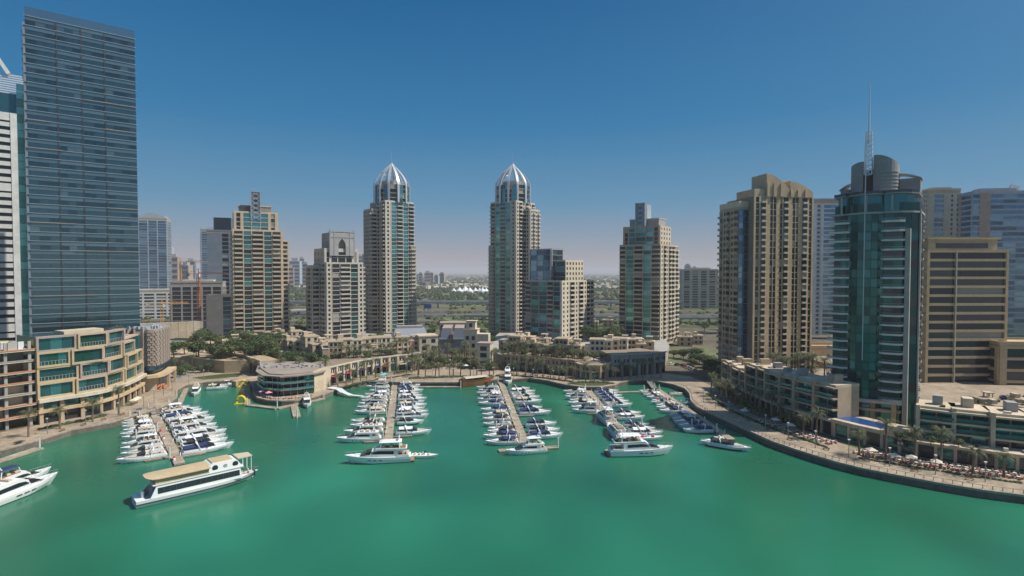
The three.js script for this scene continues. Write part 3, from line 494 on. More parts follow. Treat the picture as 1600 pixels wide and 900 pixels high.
  for (const [i, j] of [[-1, -1], [1, -1], [1, 1], [-1, 1]]) b.bar([mx + i * w, ym, mz + j * w], [mx + i * w * .7, yl, mz + j * w * .7], .34);
  for (let k = 0; k < 9; k++) { const a = ym + (yl - ym) * k / 9, c = ym + (yl - ym) * (k + 1) / 9, q = w * (1 - .3 * k / 9); for (const [i, j, i2, j2] of [[-1, 1, 1, 1], [1, 1, 1, -1], [1, -1, -1, -1], [-1, -1, -1, 1]]) { b.bar([mx + i * q, a, mz + j * q], [mx + i2 * q, c, mz + j2 * q], .24); b.bar([mx + i * q, a, mz + j * q], [mx + i2 * q, a, mz + j2 * q], .24); } }
  b.build('mast_lattice', 'steelWhite', T); new MB().cone(mx, mz, .5, .16, yl - 4, yl + 18, 7).build('mast_rod', 'steelWhite', T);
  // base: columns, ledge, pool
  for (const x of [-14.5, -7.5, .5, 8.5]) part(new MB().obox(x, 0, 12, 1.8, y0 - 1, 1.8), 'column', 'sand', T);
  new MB().prism([[-18, 8], [-17, 13.2], [-4, 17], [5, 15.4], [11.4, 13.6], [11.4, 10.8], [-18, 7]], y0 - 1.2, y0 - .1, true, true).build('base_ledge', 'cream', T); new MB().prism([[-16, 9], [-10, 11], [-3, 14.2], [4, 13], [11, 11], [11, 9], [-16, 7]], y0 - 4.6, y0 - 3.6, true, true).build('base_ledge', 'sandPale', T);
  new MB().prism(body.map(([x, z]) => [x * .96, z * .9]), 0, y0 - 1).build('base_glazing', 'glassTealDark', T);
}
// tan slab block behind
{
  const T = thing('slab_block', 'tan slab block with long ribbon windows behind the terraced shops', 'tower', 202.7,-256, 2, 10), fh = 3.95, n = 15, P = rect(36, 14), y = n * fh;
  new MB().prism(P, 0, y).build('core', 'glassDark', T);
  for (let f = 0; f <= n; f++) { const o = meshOf('floor_band', boxGeo(37.4, 1.15, 2.2), 'ochre', T); o.position.set(0, f * fh, 7); if (f < n) for (const [x, w] of [[-11.6, 11.4], [6, 22]]) { const g = meshOf('ribbon_window', boxGeo(w, fh - 1.2, .2), M[pick(GD)], T); g.position.set(x, f * fh + fh / 2, 7.2); } if (f < n) { const q = meshOf('balcony', balconyGeo(2.4, 1.4, 1), 'cream', T); q.position.set(18.6, f * fh + .5, 4); q.rotation.y = Math.PI / 2; } }
  new MB().box(-5.6, -5.1, 0, y, 6.6, 8.3).build('pier', 'cream', T); for (const x of [-18.7, 17.5]) part(new MB().box(x, x + 1.2, 0, y, 5, 8.12), 'pier', 'ochre', T);
  facade(T, ...side(P, 3), 0, n, fh, [['W', 3], ['B', 3], ['W', 3], ['B', 3], ['W', 3]], { wall: 'sand' });
  new MB().box(-16.4, 15.4, y, y + 5.4, -6, 5.6).build('penthouse', 'sand', T); new MB().box(-13, 11, y + 1.4, y + 3.6, 5.6, 5.8).build('penthouse_glazing', 'glassSmoke', T); new MB().box(-17.6, 16.4, y + 5.4, y + 6.2, -6.6, 6.6).build('roof_slab', 'ochre', T);
}
// tall blue glass tower over the boxed podium
{
  const T = thing('glass_tower', 'tall blue glass tower rising from the boxed podium building', 'tower', -212, -277.5, 39, 2), W = 41, D = 30, P = rect(W, D), y0 = 26, n = 35, fh = 4.2, yt = y0 + n * fh;
  new MB().prism(P, 0, yt).build('core', 'glassBlueDark', T);
  const cols = [[-20.5, -9.8], [-9.4, -.8], [-.4, 8], [8.4, 20.5]];
  for (let f = n - 1; f >= 0; f--) { for (const [a, b] of cols) { const k = Math.round((b - a) / 3.4), pw = (b - a) / k; for (let i = 0; i < k; i++) piece(T, 'window', boxGeo(pw - .14, fh * .52, .16), M[pick(['glassTower', 'glassTower', 'glassTower', 'glassTowerDark', 'glassTowerDark', rnd() < .25 ? 'glassTowerPale' : 'glassTower'])], a + pw * (i + .5), y0 + f * fh + fh * .27, D / 2 + .12, rr(-.004, .004), rr(-.004, .004)); piece(T, 'spandrel', boxGeo(b - a, fh * .42, .3), M[pick(['spandrelA', 'spandrelA', 'spandrelB'])], (a + b) / 2, y0 + f * fh + fh * .76, D / 2 + .16, 0, rr(-.004, .004)); } piece(T, 'floor_band', boxGeo(W + .8, .16, .7), 'paleBlue', 0, y0 + f * fh + fh, D / 2 + .3, 0); }
  for (const x of [-9.6, -.6, 8.2]) part(new MB().box(x - .2, x + .2, y0, yt, D / 2, D / 2 + .55), 'mullion_fin', 'dark', T);
  for (const [f, x0, x1] of [[24, -20.5, -12], [21, -20.5, -8], [13, -20.5, -4], [27, 0, 20.5], [24, 8, 20.5], [10, -4, 20.5], [15, 8, 20.5], [5, -20, 4]]) part(new MB().box(x0, x1, y0 + f * fh - .12, y0 + f * fh + .22, D / 2 + .2, D / 2 + .9), 'ledge', 'taupe', T);
  // parapet glass screen and roof gear
  new MB().box(-20.5, 20.5, yt, yt + 4.2, D / 2 - .4, D / 2 - .1).build('roof_screen', 'glassBluePale', T); new MB().box(-20.5, -20.2, yt, yt + 4.2, -D / 2, D / 2 - .4).build('roof_screen', 'glassBluePale', T); new MB().box(-10, 3, yt, yt + 4.9, 2, 6).build('plant_room', 'white', T);
  // left side: stacked balconies and a blue pier
  for (let f = 0; f < n; f++) { const o = meshOf('balcony', balconyGeo(9, 1.6, 1), f % 5 === 2 ? 'dark' : 'paleBlue', T); o.position.set(-W / 2, y0 + f * fh, f % 3 - 1); o.rotation.y = -Math.PI / 2; }
  new MB().box(-W / 2 - .9, -W / 2, y0, yt - 3, D / 2 - 3, D / 2 + .2).build('pier', 'bluegrey', T);
}
// striped white tower behind it
{
  const T = thing('striped_tower', 'white tower with dark horizontal stripes, teal glass corner and steel roof crown', 'tower', -296, -310, 42, 2), n = 31, fh = 4.3, y0 = 10;
  new MB().box(-22, 16, 0, y0 + n * fh, -14, 14).build('core', 'glassDark', T);
  for (let f = 0; f <= n; f++) { const o = meshOf('white_band', boxGeo(39, f % 9 === 4 ? 4.2 : 2.3, 1), 'white', T); o.position.set(-3, y0 + f * fh, 14.2); }
  new MB().box(14, 16.8, 0, y0 + n * fh + 2, 12, 15).build('pier', 'white', T); new MB().box(16.8, 30, 0, y0 + n * fh + 14, -14, 13).build('glass_corner', 'glassTealDark', T);
  for (let f = 0; f < 36; f++) { const o = meshOf('window', boxGeo(13, fh - .3, .15), M[pick(['glassTeal', 'glassTealDark'])], T); o.position.set(23.3, y0 + f * fh, 13.1); }
  const c = new MB(); for (let i = 0; i < 9; i++) c.bar([-18, y0 + n * fh + 14 + i * 1.5, 10 - i], [30, y0 + n * fh + 14 + i * 1.5, 10 - i], .5, .8); c.build('roof_crown', 'steelWhite', T); new MB().box(-20, 30, y0 + n * fh, y0 + n * fh + 14, -13, 10).build('plant_room', 'glassTealDark', T);
  new MB().bar([14, y0 + n * fh + 26, 4], [2, y0 + n * fh + 48, 2], 1.8, 1.8).build('mast', 'white', T);
}
// plain background towers: core with banded faces
function backTower(name, label, x, z, turn, w, d, h, o) {
  const T = thing(name, label, 'tower', x, z, turn, 2), fh = o.fh || 4, n = Math.floor(h / fh), P = rect(w, d);
  new MB().prism(P, -1, h).build('core', o.core || 'sand', T);
  for (const s of o.faces || [0, 1, 3]) facade(T, ...side(P, s), 0, n, fh, (o.specs && o.specs[s]) || o.spec, { wall: o.wall, glass: o.glass || GB, band: o.band ?? .8, balc: o.balc ?? 1.2, bandMat: o.bandMat, balcMat: o.balcMat });
  roofParapet(T, P, h, o.wall, 1.6, .6); new MB().box(-w * .3, w * .3, h, h + (o.cap ?? 5), -d * .3, d * .3).build('plant_room', o.capMat || o.wall, T); return T;
}
const gspec = [['S', 1], ['G', 6], ['S', .5], ['G', 6], ['S', .5], ['G', 6], ['S', 1]];
{ const T = backTower('office_tower', 'dark blue office tower with a rounded white roof beside the cranes', -550.4,-860, 22, 38, 30, 138.8, { wall: 'paleBlue', spec: [['S', .6], ['G', 5], ['S', .6], ['G', 5], ['S', .6], ['G', 5], ['S', .6]], specs: { 3: [['G', 6, ['glassBlueDark']], ['G', 6, ['glassBlueDark']]] }, band: .5, cap: 1 });
  const s = new THREE.Shape(); s.moveTo(-19, 0); s.lineTo(19, 0); s.quadraticCurveTo(15, 8, -2, 9); s.quadraticCurveTo(-16, 7, -19, 0); const g = new THREE.ExtrudeGeometry(s, { depth: 26, bevelEnabled: false }); g.translate(0, T.children[0].geometry.attributes.position.array.reduce((m, v, i) => i % 3 === 1 ? Math.max(m, v) : m, 0), -13); meshOf('rounded_roof', g, 'paleBlue', T); }
backTower('office_tower', 'grey-blue slab tower half hidden by the lattice-screen tower', -524.7,-980, 18, 34, 30, 130.8, { wall: 'paleBlue', spec: gspec, band: .6 });
backTower('office_tower', 'plain grey block with a square opening behind the lattice-screen tower', -289.5,-560, 20, 26, 22, 97.9, { wall: 'bluegrey', spec: [['S', 9, 'bluegrey'], ['G', 4, GD], ['S', 5, 'bluegrey']], glass: GB, faces: [0, 1], cap: 14, capMat: 'glassBlueDark' });
backTower('apartment_tower', 'pale grey apartment tower between the ochre high-rise and teal tower', 290.4,-520, -2, 32, 16, 123.7, { wall: 'paleBlue', spec: [['S', 4, 'white'], ['W', 3], ['S', 2, 'white'], ['G', 5], ['G', 5], ['G', 5], ['S', 1]], band: 1.1, bandMat: 'white', cap: 2 });
backTower('apartment_tower', 'cream topped tower rising behind the teal glass tower', 366.2,-480, -4, 26, 14, 127, { wall: 'cream', spec: [['S', 3], ['G', 5], ['S', 3, 'cream'], ['W', 3], ['W', 3]], band: 1.2, cap: 3 });
backTower('apartment_tower', 'blue-grey tower with a tan pier and slanted roof panel', 361.9,-420, -6, 40, 16, 116.2, { wall: 'paleBlue', spec: [['G', 3], ['S', 5, 'rose'], ['G', 6], ['G', 6], ['G', 6], ['S', .6]], band: 1.2, cap: 4 }).add(new MB().hexa([[8, 116.2, 2], [16, 116.2, 2], [16, 116.2, 0], [8, 116.2, 0], [11, 123.4, 1.6], [16, 122, 1.6], [16, 122, .4], [11, 123.4, .4]]).build('roof_panel', 'white'));
backTower('apartment_tower', 'plain blue-grey tower beside the one with a slanted roof panel', 411.5,-440, -6, 30, 16, 111.7, { wall: 'paleBlue', spec: gspec, band: 1.1, cap: 6 });
backTower('apartment_tower', 'slim grey tower seen in the gap beside the cream topped tower', 556.6,-700, -8, 16, 12, 132.1, { wall: 'stoneGrey', spec: [['B', 4], ['W', 3], ['B', 4]], band: 1 });
backTower('apartment_block', 'long cream apartment block beyond the lawns', 301.9,-900, -12, 56, 20, 61, { wall: 'cream', spec: [['S', 2], ['G', 4, GD], ['S', 2], ['B', 4], ['S', 2], ['G', 4, GD], ['S', 2], ['B', 4], ['S', 2]], band: 1, cap: 4 });
backTower('parking_block', 'white low block with rows of dark louvres behind the cranes', -445.6,-700, 20, 58, 26, 35.1, { wall: 'white', spec: [['S', 2], ['G', 5, GD], ['S', 1], ['G', 5, GD], ['S', 1], ['G', 5, GD], ['S', 1], ['G', 5, GD], ['S', 2]], band: 1.6, cap: 1 });
backTower('unfinished_block', 'grey concrete building frame under construction beside the cranes', -302.8,-540, 18, 44, 26, 47.6, { wall: 'concrete', core: 'concrete', spec: [['S', .6], ['G', 3, ['dark']], ['S', .6], ['G', 3, ['dark']], ['S', .6], ['G', 3, ['dark']], ['S', .6], ['G', 3, ['dark']], ['S', .6], ['G', 3, ['dark']], ['S', .6]], band: .6, cap: 3, capMat: 'cream' });
backTower('office_block', 'dark grey office block with a round-headed glass bay', -258.5,-500, 20, 26, 20, 36.4, { wall: 'concreteDark', spec: [['S', 7, 'concreteDark'], ['G', 5, GB], ['S', 2, 'concreteDark']], band: .4, cap: .5 });
backTower('low_block', 'long ochre low block between the ochre high-rise and teal tower', 188.6,-335, -2, 46, 16, 13, { wall: 'ochre', spec: [['S', 30, 'ochre'], ['G', 4, GD], ['S', 12, 'ochre']], band: .5, cap: .3 });
backTower('low_block', 'tan low building with square windows beside the tan slab block', 227.5,-250, -6, 26, 16, 26, { wall: 'ochre', fh: 5, spec: [['S', 2, 'ochre'], ['G', 6, GD], ['S', 2, 'ochre'], ['G', 6, GD], ['S', 2, 'ochre']], band: 1.2, cap: 1 });
// tower cranes
for (const [x, z, h, jib, turn, m, label] of [[-380.9,-640, 69, 40, 8, 'crane', 'yellow tower crane with its jib over the building frame'], [-284.3,-505, 56, 30, -12, 'orange', 'orange tower crane standing in the concrete frame'], [-302.2,-480, 30, 20, 30, 'crane', 'short orange crane beside the white louvred block']]) {
  const T = thing('tower_crane', label, 'crane', x, z, turn, 2), b = new MB(), w = 1;
  for (const [i, j] of [[-1, -1], [1, -1], [1, 1], [-1, 1]]) b.bar([i * w, -1, j * w], [i * w, h, j * w], .35);
  for (let y = 0; y < h; y += 2.2) { b.bar([-w, y, w], [w, y + 2.2, w], .2); b.bar([w, y, -w], [-w, y + 2.2, -w], .2); b.bar([w, y, w], [w, y + 2.2, -w], .2); }
  b.build('mast', m, T); const j = new MB(); j.bar([-12, h + .4, 0], [jib, h + .4, .6], .4); j.bar([0, h + .4, -.6], [jib, h + .4, -.6], .4); j.bar([0, h + 5, 0], [0, h, 0], .6); j.bar([0, h + 5, 0], [jib * .8, h + .7, 0], .2); j.bar([0, h + 5, 0], [-12, h + .7, 0], .2); for (let x = 0; x < jib - 2; x += 2.4) j.bar([x, h + .4, .6], [x + 2.4, h + 1.7, 0], .2); j.bar([0, h + 1.7, 0], [jib, h + 1.5, 0], .3); j.build('jib', m, T);
  new MB().box(-12, -9, h - 1.6, h + .8, -1, 1).build('counterweight', 'concrete', T); new MB().box(.8, 2.6, h - 2.4, h, .8, 2.4).build('cab', 'white', T);
}

// ---------- waterfront buildings ----------
// walk along a polyline: position, heading and outward (water-side) normal at distance s
function walk(pts) {
  const seg = []; let tot = 0; for (let i = 0; i < pts.length - 1; i++) { const l = Math.hypot(pts[i + 1][0] - pts[i][0], pts[i + 1][1] - pts[i][1]); seg.push([tot, l, i]); tot += l; }
  const f = (s) => { let q = seg[0]; for (const g of seg) if (s >= g[0]) q = g; const a = pts[q[2]], b = pts[q[2] + 1], t = (s - q[0]) / q[1], dx = (b[0] - a[0]) / q[1], dz = (b[1] - a[1]) / q[1]; return { x: a[0] + (b[0] - a[0]) * t, z: a[1] + (b[1] - a[1]) * t, dx, dz, ox: -dz, oz: dx, ry: Math.atan2(-dz, dx) }; };
  f.len = tot; return f;
}
function smooth(pts, n = 6) { const c = new THREE.CatmullRomCurve3(pts.map((p) => new THREE.Vector3(p[0], 0, p[1]))); return c.getSpacedPoints(n).map((v) => [v.x, v.z]); }
const offset = (pts, d) => pts.map((p, i) => { const a = pts[Math.max(0, i - 1)], b = pts[Math.min(pts.length - 1, i + 1)], l = Math.hypot(b[0] - a[0], b[1] - a[1]); return [p[0] - (b[1] - a[1]) / l * d, p[1] + (b[0] - a[0]) / l * d]; });
const ribbon = (front, back) => [...front, ...[...back].reverse()];

// boxed podium building: staggered framed boxes over curved shop floors
{
  const T = thing('boxed_building', 'beige waterfront building of staggered framed glass boxes under the blue tower', 'building', 0, 0, 0, 2);
  const base = smooth([[-179.9,-209.6],[-175,-217.4],[-169.9,-224.8],[-168.9,-235.4],[-171.8,-249.6],[-176.5,-264.1]], 16), w = walk(base);
  new MB().prism(ribbon(offset(base, -1.2), offset(base, -20)), 0, 28).build('core', 'glassTealDark', T);
  new MB().prism(ribbon(offset(base, -2).slice(0, 11), offset(base, -19).slice(0, 11)), 28, 33.2).build('upper_core', 'glassTealDark', T);
  for (const [y, d, h, m] of [[4.3, 1.4, 1.2, 'ochre'], [8.4, 2.2, 1.3, 'cream']]) { const f = offset(base, d); new MB().prism(ribbon(f, offset(base, -1.15)), y, y + h, true, true).build('curved_ledge', m, T); }
  for (let s = 1; s < w.len; s += 6.6) { const p = w(s); part(new MB().obox(p.x + p.ox * .3, 0, p.z + p.oz * .3, 1.2, 8.4, 1.2, p.ry), 'column', 'sand', T); const g = part(new MB().obox(w(s + 3.3 > w.len ? w.len : s + 3.3).x - p.ox * .7, 0, w(Math.min(w.len, s + 3.3)).z - p.oz * .7, 5, 4.1, .2, p.ry), 'shopfront', pick(['glassSmoke', 'glassDark']), T); part(new MB().obox(w(Math.min(w.len, s + 3.3)).x - p.ox * .6, 5.6, w(Math.min(w.len, s + 3.3)).z - p.oz * .6, 5.2, 2.6, .2, p.ry), 'window', 'glassTealDark', T); }
  const N = 5, L = w.len / N, rowH = 5.9, starts = [0, .12, -.1, .08];
  for (let r = 0; r < 4; r++) for (let c = 0; c < N; c++) {
    if (r === 3 && c > 2) continue; if (r === 2 && c === 4) continue;
    const s0 = Math.max(0, (c + starts[r] * (c ? 1 : 0)) * L), s1 = Math.min(w.len, (c + 1 + starts[r]) * L), p = w((s0 + s1) / 2), a = w(s0), b = w(s1 - .01), W = Math.hypot(b.x - a.x, b.z - a.z), ry = Math.atan2(-(b.z - a.z), b.x - a.x), y = 9.7 + r * rowH, out = [.5, 1.2, .2, .9][(r * 2 + c) % 4], brown = (r * 5 + c * 3) % 7 === 1 || (r === 3 && c === 2);
    const B = new THREE.Group(); B.name = 'framed_box'; B.position.set((a.x + b.x) / 2, y, (a.z + b.z) / 2); B.rotation.y = ry; T.add(B);
    const t = .75, f = new MB(), z0 = -1.4, z1 = out + .4; f.box(-W / 2, W / 2, 0, t, z0, z1); f.box(-W / 2, W / 2, rowH - t + .1, rowH + .1, z0, z1); f.box(-W / 2, -W / 2 + t, t, rowH - t + .1, z0, z1); f.box(W / 2 - t, W / 2, t, rowH - t + .1, z0, z1);
    f.build('frame', brown ? 'rose' : pick(['sand', 'ochre', 'ochre']), B);
    for (let i = 0; i < 3; i++) { const pw = (W - 2 * t) / 3; meshOf('pane', boxGeo(pw - .08, rowH - 2 * t - .02, .1), M[pick(['glassTeal', 'glassTealDark', 'glassTealDark', 'glassGreen'])], B).position.set(-W / 2 + t + pw * (i + .5), rowH / 2, out - .5); }
    if ((r + c) % 3) { const m = new MB(); for (let x = -W / 2 + t + .6; x < W / 2 - t; x += 1.1) m.box(x, x + .14, t, t + 1.5, out - .3, out - .2); m.box(-W / 2 + t, W / 2 - t, t + 1.5, t + 1.6, out - .3, out - .2); m.build('railing', 'stoneGrey', B); }
  }
  // roof terrace with pool, upper curtain wall at the far end
  new MB().prism(ribbon(offset(base, -1).slice(9), offset(base, -9).slice(9)), 28, 28.6).build('roof_terrace', 'sand', T); new MB().prism(ribbon(offset(base, -3).slice(11, 15), offset(base, -7).slice(11, 15)), 28.6, 28.9).build('pool', 'poolPale', T);
  const en = w(w.len - .2); new MB().obox(en.x - en.ox * 1, 9.7, en.z - en.oz * 1, 4, 18.3, .6, en.ry).build('curtain_wall', 'glassTeal', T);
  const c0 = w(L * 1.5); new MB().obox(c0.x - c0.ox * 9, 33.2, c0.z - c0.oz * 9, 14, 1.2, 8, c0.ry).build('roof_light', 'sandPale', T);
}
// building site beside it: open concrete floors
{
  const T = thing('building_site', 'unfinished concrete floors with orange edge boards beside the framed boxes', 'building', 0, 0, 0, 2), base = [[-194.9,-188.9],[-185.7,-200.3],[-179.9,-209.4]], w = walk(base);
  for (let f = 0; f < 7; f++) { const d = f < 2 ? .6 : f % 2 ? -.6 : 0; new MB().prism(ribbon(offset(base, d), offset(base, -20)), 3.8 + f * 4.1, 4.3 + f * 4.1, true, true).build('floor_slab', 'cream', T); const e = new MB(); for (let i = 0; i < 2; i++) { const a = offset(base, d + .06)[i], b = offset(base, d + .06)[i + 1]; e.bar([a[0], 4.5 + f * 4.1, a[1]], [b[0], 4.5 + f * 4.1, b[1]], .15, .4); } e.build('edge_board', f % 3 === 2 ? 'concrete' : 'orange', T); }
  for (let s = 3; s < w.len; s += 7) { const p = w(s); part(new MB().obox(p.x - p.ox * 1.4, 0, p.z - p.oz * 1.4, .9, 32, .9, p.ry), 'column', 'concrete', T); for (let f = 0; f < 7; f++) if ((f + Math.round(s)) % 3) { const q = w(Math.min(w.len, s + 3.5)); part(new MB().obox(q.x - q.ox * 5, 4.3 + f * 4.1 - 4.1, q.z - q.oz * 5, 5.4, 3.6, .3, q.ry), 'infill_wall', pick(['concreteDark', 'sandPale', 'brown']), T); } }
  for (let i = 0; i < 16; i++) { const p = w(rr(4, w.len - 2)), q = rr(3, 14); part(new MB().obox(p.x - p.ox * q, 29, p.z - p.oz * q, rr(1, 4), rr(.6, 3), rr(1, 3), rr(0, 3)), 'material_pile', pick(['concrete', 'orange', 'sandPale', 'tarp', 'yellow']), T); }
}
// round corner building clad in staggered tiles
{
  const T = thing('drum_building', 'brown round-fronted building clad in staggered raised tiles', 'building', 0, 0, 0, 2), front = smooth([[-178.1,-268.4],[-174.2,-269.1],[-175,-277.3],[-180.1,-291.9]], 12), w = walk(front), back = offset(front, -16);
  new MB().prism(ribbon(front, back), 12, 30).build('wall', 'taupe', T); new MB().prism(ribbon(offset(front, -1.5), back), 0, 12).build('core', 'glassSmoke', T);
  const n = Math.floor(w.len / 1.9); for (let r = 0; r < 14; r++) for (let c = 0; c < n; c++) { const s = (c + .5 + (r % 2 ? .28 : -.28)) / n * w.len, p = w(Math.max(0, Math.min(w.len - .01, s))), k = (r + c) % 2; piece(T, 'tile', boxGeo(1.5, .95, .4), k ? M.taupe : M.rose, p.x + p.ox * (.1 + k * .14), 13 + r * 1.22, p.z + p.oz * (.1 + k * .14), p.ry); }
  new MB().prism(ribbon(offset(front, .6), offset(front, -1.4)), 10.2, 12, true, true).build('curved_band', 'glassBlue', T);
  new MB().prism(ribbon(offset(front, 3), offset(front, -1.4)), 6.8, 8.2, true, true).build('canopy', 'ochre', T); for (const s of [.5, w.len * .5, w.len - .5]) { const p = w(s); part(new MB().obox(p.x + p.ox * 2.2, 0, p.z + p.oz * 2.2, 1.2, 6.8, 1.2, p.ry), 'column', 'ochre', T); }
  for (let i = 0; i < 5; i++) { const p = w(w.len * (i + .5) / 5); part(new MB().obox(p.x - p.ox * 1, .2, p.z - p.oz * 1, w.len / 5 - .5, 6, .3, p.ry), 'shopfront', pick(['glassTealDark', 'sandPale', 'glassDark']), T); }
  const r = new MB(); for (let i = 0; i < 40; i++) { const s = rr(1, w.len - 1), p = w(s), q = rr(2, 14); r.obox(p.x - p.ox * q, 30, p.z - p.oz * q, rr(.5, 2), rr(.4, 1.6), rr(.5, 2), rr(0, 3)); } const rg = r.build('roof_gear', 'paleBlue', T); rg.userData.kind = 'stuff';
  new MB().obox(w(.2).x - .6, 0, w(.2).z + .2, 1.2, 31, 1.4, w(.2).ry).build('pier', 'rose', T);
}

// curved low wall with arched bays round the car park
{
  const T = thing('arcade_wall', 'low curved tan wall with dark arched bays round the car park', 'wall', 0, 0, 0, 2), pts = smooth([[-178.4,-339.6],[-165.6,-335],[-148.7,-318],[-139.5,-308.2]], 8), w = walk(pts);
  new MB().prism(ribbon(pts, offset(pts, -10)), 0, 8.2).build('wall', 'sandDeep', T); for (let s = 2; s < w.len - 1; s += 3.6) { const p = w(s), a = []; for (let k = 0; k <= 8; k++) { const t = k / 8 * Math.PI; a.push([-Math.cos(t) * 1.1, 4 + Math.sin(t) * 1.3]); } const sh = new THREE.Shape(); sh.moveTo(-1.1, .5); a.forEach((q) => sh.lineTo(...q)); sh.lineTo(1.1, .5); const g = new THREE.ExtrudeGeometry(sh, { depth: .2, bevelEnabled: false }); const o = meshOf('arched_opening', g, 'glassDark', T); o.position.set(p.x + p.ox * .02, 0, p.z + p.oz * .02); o.rotation.y = p.ry; }
  new MB().prism(ribbon(offset(pts, .5), offset(pts, -.5)), 7.8, 8.8, true, true).build('cornice', 'sandPale', T);
  const g = thing('garden_wall', 'plain tan retaining wall behind the car park', 'wall', 0, 0, 0, 2), p2 = [[-217.6,-330.6],[-210,-341.9],[-207.2,-359.1],[-178.4,-339.6]], b = new MB(); for (let i = 0; i < 3; i++) b.prism(ribbon([p2[i], p2[i + 1]], offset([p2[i], p2[i + 1]], -1.2)), 0, 7 + i * .01); b.build('wall', 'sandDeep', g); const c = new MB(); for (let i = 0; i < 3; i++) c.bar([p2[i][0], 7.3, p2[i][1]], [p2[i + 1][0], 7.3, p2[i + 1][1]], 1.5, .5); c.build('coping', 'sandPale', g);
  const h = thing('site_hoarding', 'long pale site hoarding beneath the cranes', 'hoarding', -288.3,-478, 32, 2); for (let i = 0; i < 14; i++) part(new MB().box(-38 + i * 5.6, -38 + i * 5.6 + 5.4, 0, 15, 0, 3), 'panel', pick(['cream', 'sandPale']), h);
}

// waterside restaurant
{
  const T = thing('restaurant', 'three-storey glazed restaurant with grey roof on the rounded terrace', 'building', 0, 0, 0, 2);
  T.scale.y = .72; const f = [[-124.2,-271.3],[-116,-260],[-107.1,-257.3],[-101.6,-260],[-95.2,-265.5],[-92.7,-272.8]], bk = [[-132.8,-290.3],[-127,-297.2],[-113.3,-297.2],[-96.8,-286.9]];
  const body = ribbon(f, bk), w = walk(f);
  new MB().prism(ribbon(offset(f, -2.4), bk), 0, 13).build('core', 'glassDark', T);
  for (const [y, d] of [[4.4, 1], [8.6, .6]]) { new MB().prism(ribbon(offset(f, d).slice(0, 5), offset(f, -2.3).slice(0, 5)), y - .6, y, true, true).build('balcony_slab', 'concreteDark', T); const r = new MB(), o = offset(f, d - .15); for (let i = 0; i < 4; i++) { r.bar([o[i][0], y + .55, o[i][1]], [o[i + 1][0], y + .55, o[i + 1][1]], .06, 1); } r.build('glass_railing', 'glassTealPale', T); }
  for (let s = 1; s < w.len * .8; s += 3.1) for (let k = 0; k < 3; k++) { const p = w(s + 1.5); part(new MB().obox(p.x - p.ox * 2.3, k * 4.25 + .1, p.z - p.oz * 2.3, 2.8, 3.5, .1, p.ry), 'window', pick(['glassSmoke', 'glassDark', 'glassTealDark']), T); if (s < w.len * .78) part(new MB().obox(p.x - p.ox * .2, k * 4.25 + (k ? .15 : 0), p.z - p.oz * .2, .22, 3.6, .22, p.ry), 'column', 'stoneGrey', T); }
  for (const s of [w.len * .08, w.len * .52, w.len * .78]) { const p = w(s); part(new MB().obox(p.x - p.ox * 1.9, 8.8, p.z - p.oz * 1.9, 2, 3.2, .3, p.ry), 'wall_panel', 'orange', T); }
  new MB().prism(ribbon(offset(f, 1.2), bk), 12.6, 13.4, true, true).build('roof', 'taupe', T); new MB().prism(ribbon(offset(f, -2), offset(bk, 0)).map((p) => p), 13.4, 14).build('roof_deck', 'taupe', T);
  const e = f[4], e2 = f[5]; new MB().prism([[e[0], e[1]], [e2[0], e2[1]], [e2[0] + .5, e2[1] - 8], [e[0] + 1, e[1] - 9]], 0, 14.6).build('end_wall', 'sandPale', T);
  for (let k = 0; k < 4; k++) for (let q = 0; q < 2; q++) { const p = w(w.len * .82 - 2.4 + q * 2.1); part(new MB().obox(p.x + p.ox * .3, .6 + k * 3.1, p.z + p.oz * .3, 2, 3, .4, p.ry), 'green_pane', pick(['glassGreen', 'glassTeal']), T); }
  const g = new MB(); for (let i = 0; i < 34; i++) { const t = rnd(), u = rr(.15, .85), a = [f[0][0] + (f[5][0] - f[0][0]) * t, f[0][1] + (f[5][1] - f[0][1]) * t - 2], b = [bk[0][0] + (bk[3][0] - bk[0][0]) * t, bk[0][1] + (bk[3][1] - bk[0][1]) * t]; g.obox(a[0] + (b[0] - a[0]) * u, 14, a[1] + (b[1] - a[1]) * u, rr(.6, 2.6), rr(.5, 1.5), rr(.6, 2), rr(0, 3)); } const rg = g.build('roof_gear', 'stoneGrey', T); rg.userData.kind = 'stuff';
  new MB().prism([[f[0][0] - .2, f[0][1]], [f[1][0], f[1][1]], [bk[0][0] + 5, bk[0][1] + 1], [bk[0][0] - 1, bk[0][1] - 1]], 3, 12.2).build('glass_corner', 'glassTealDark', T);
}

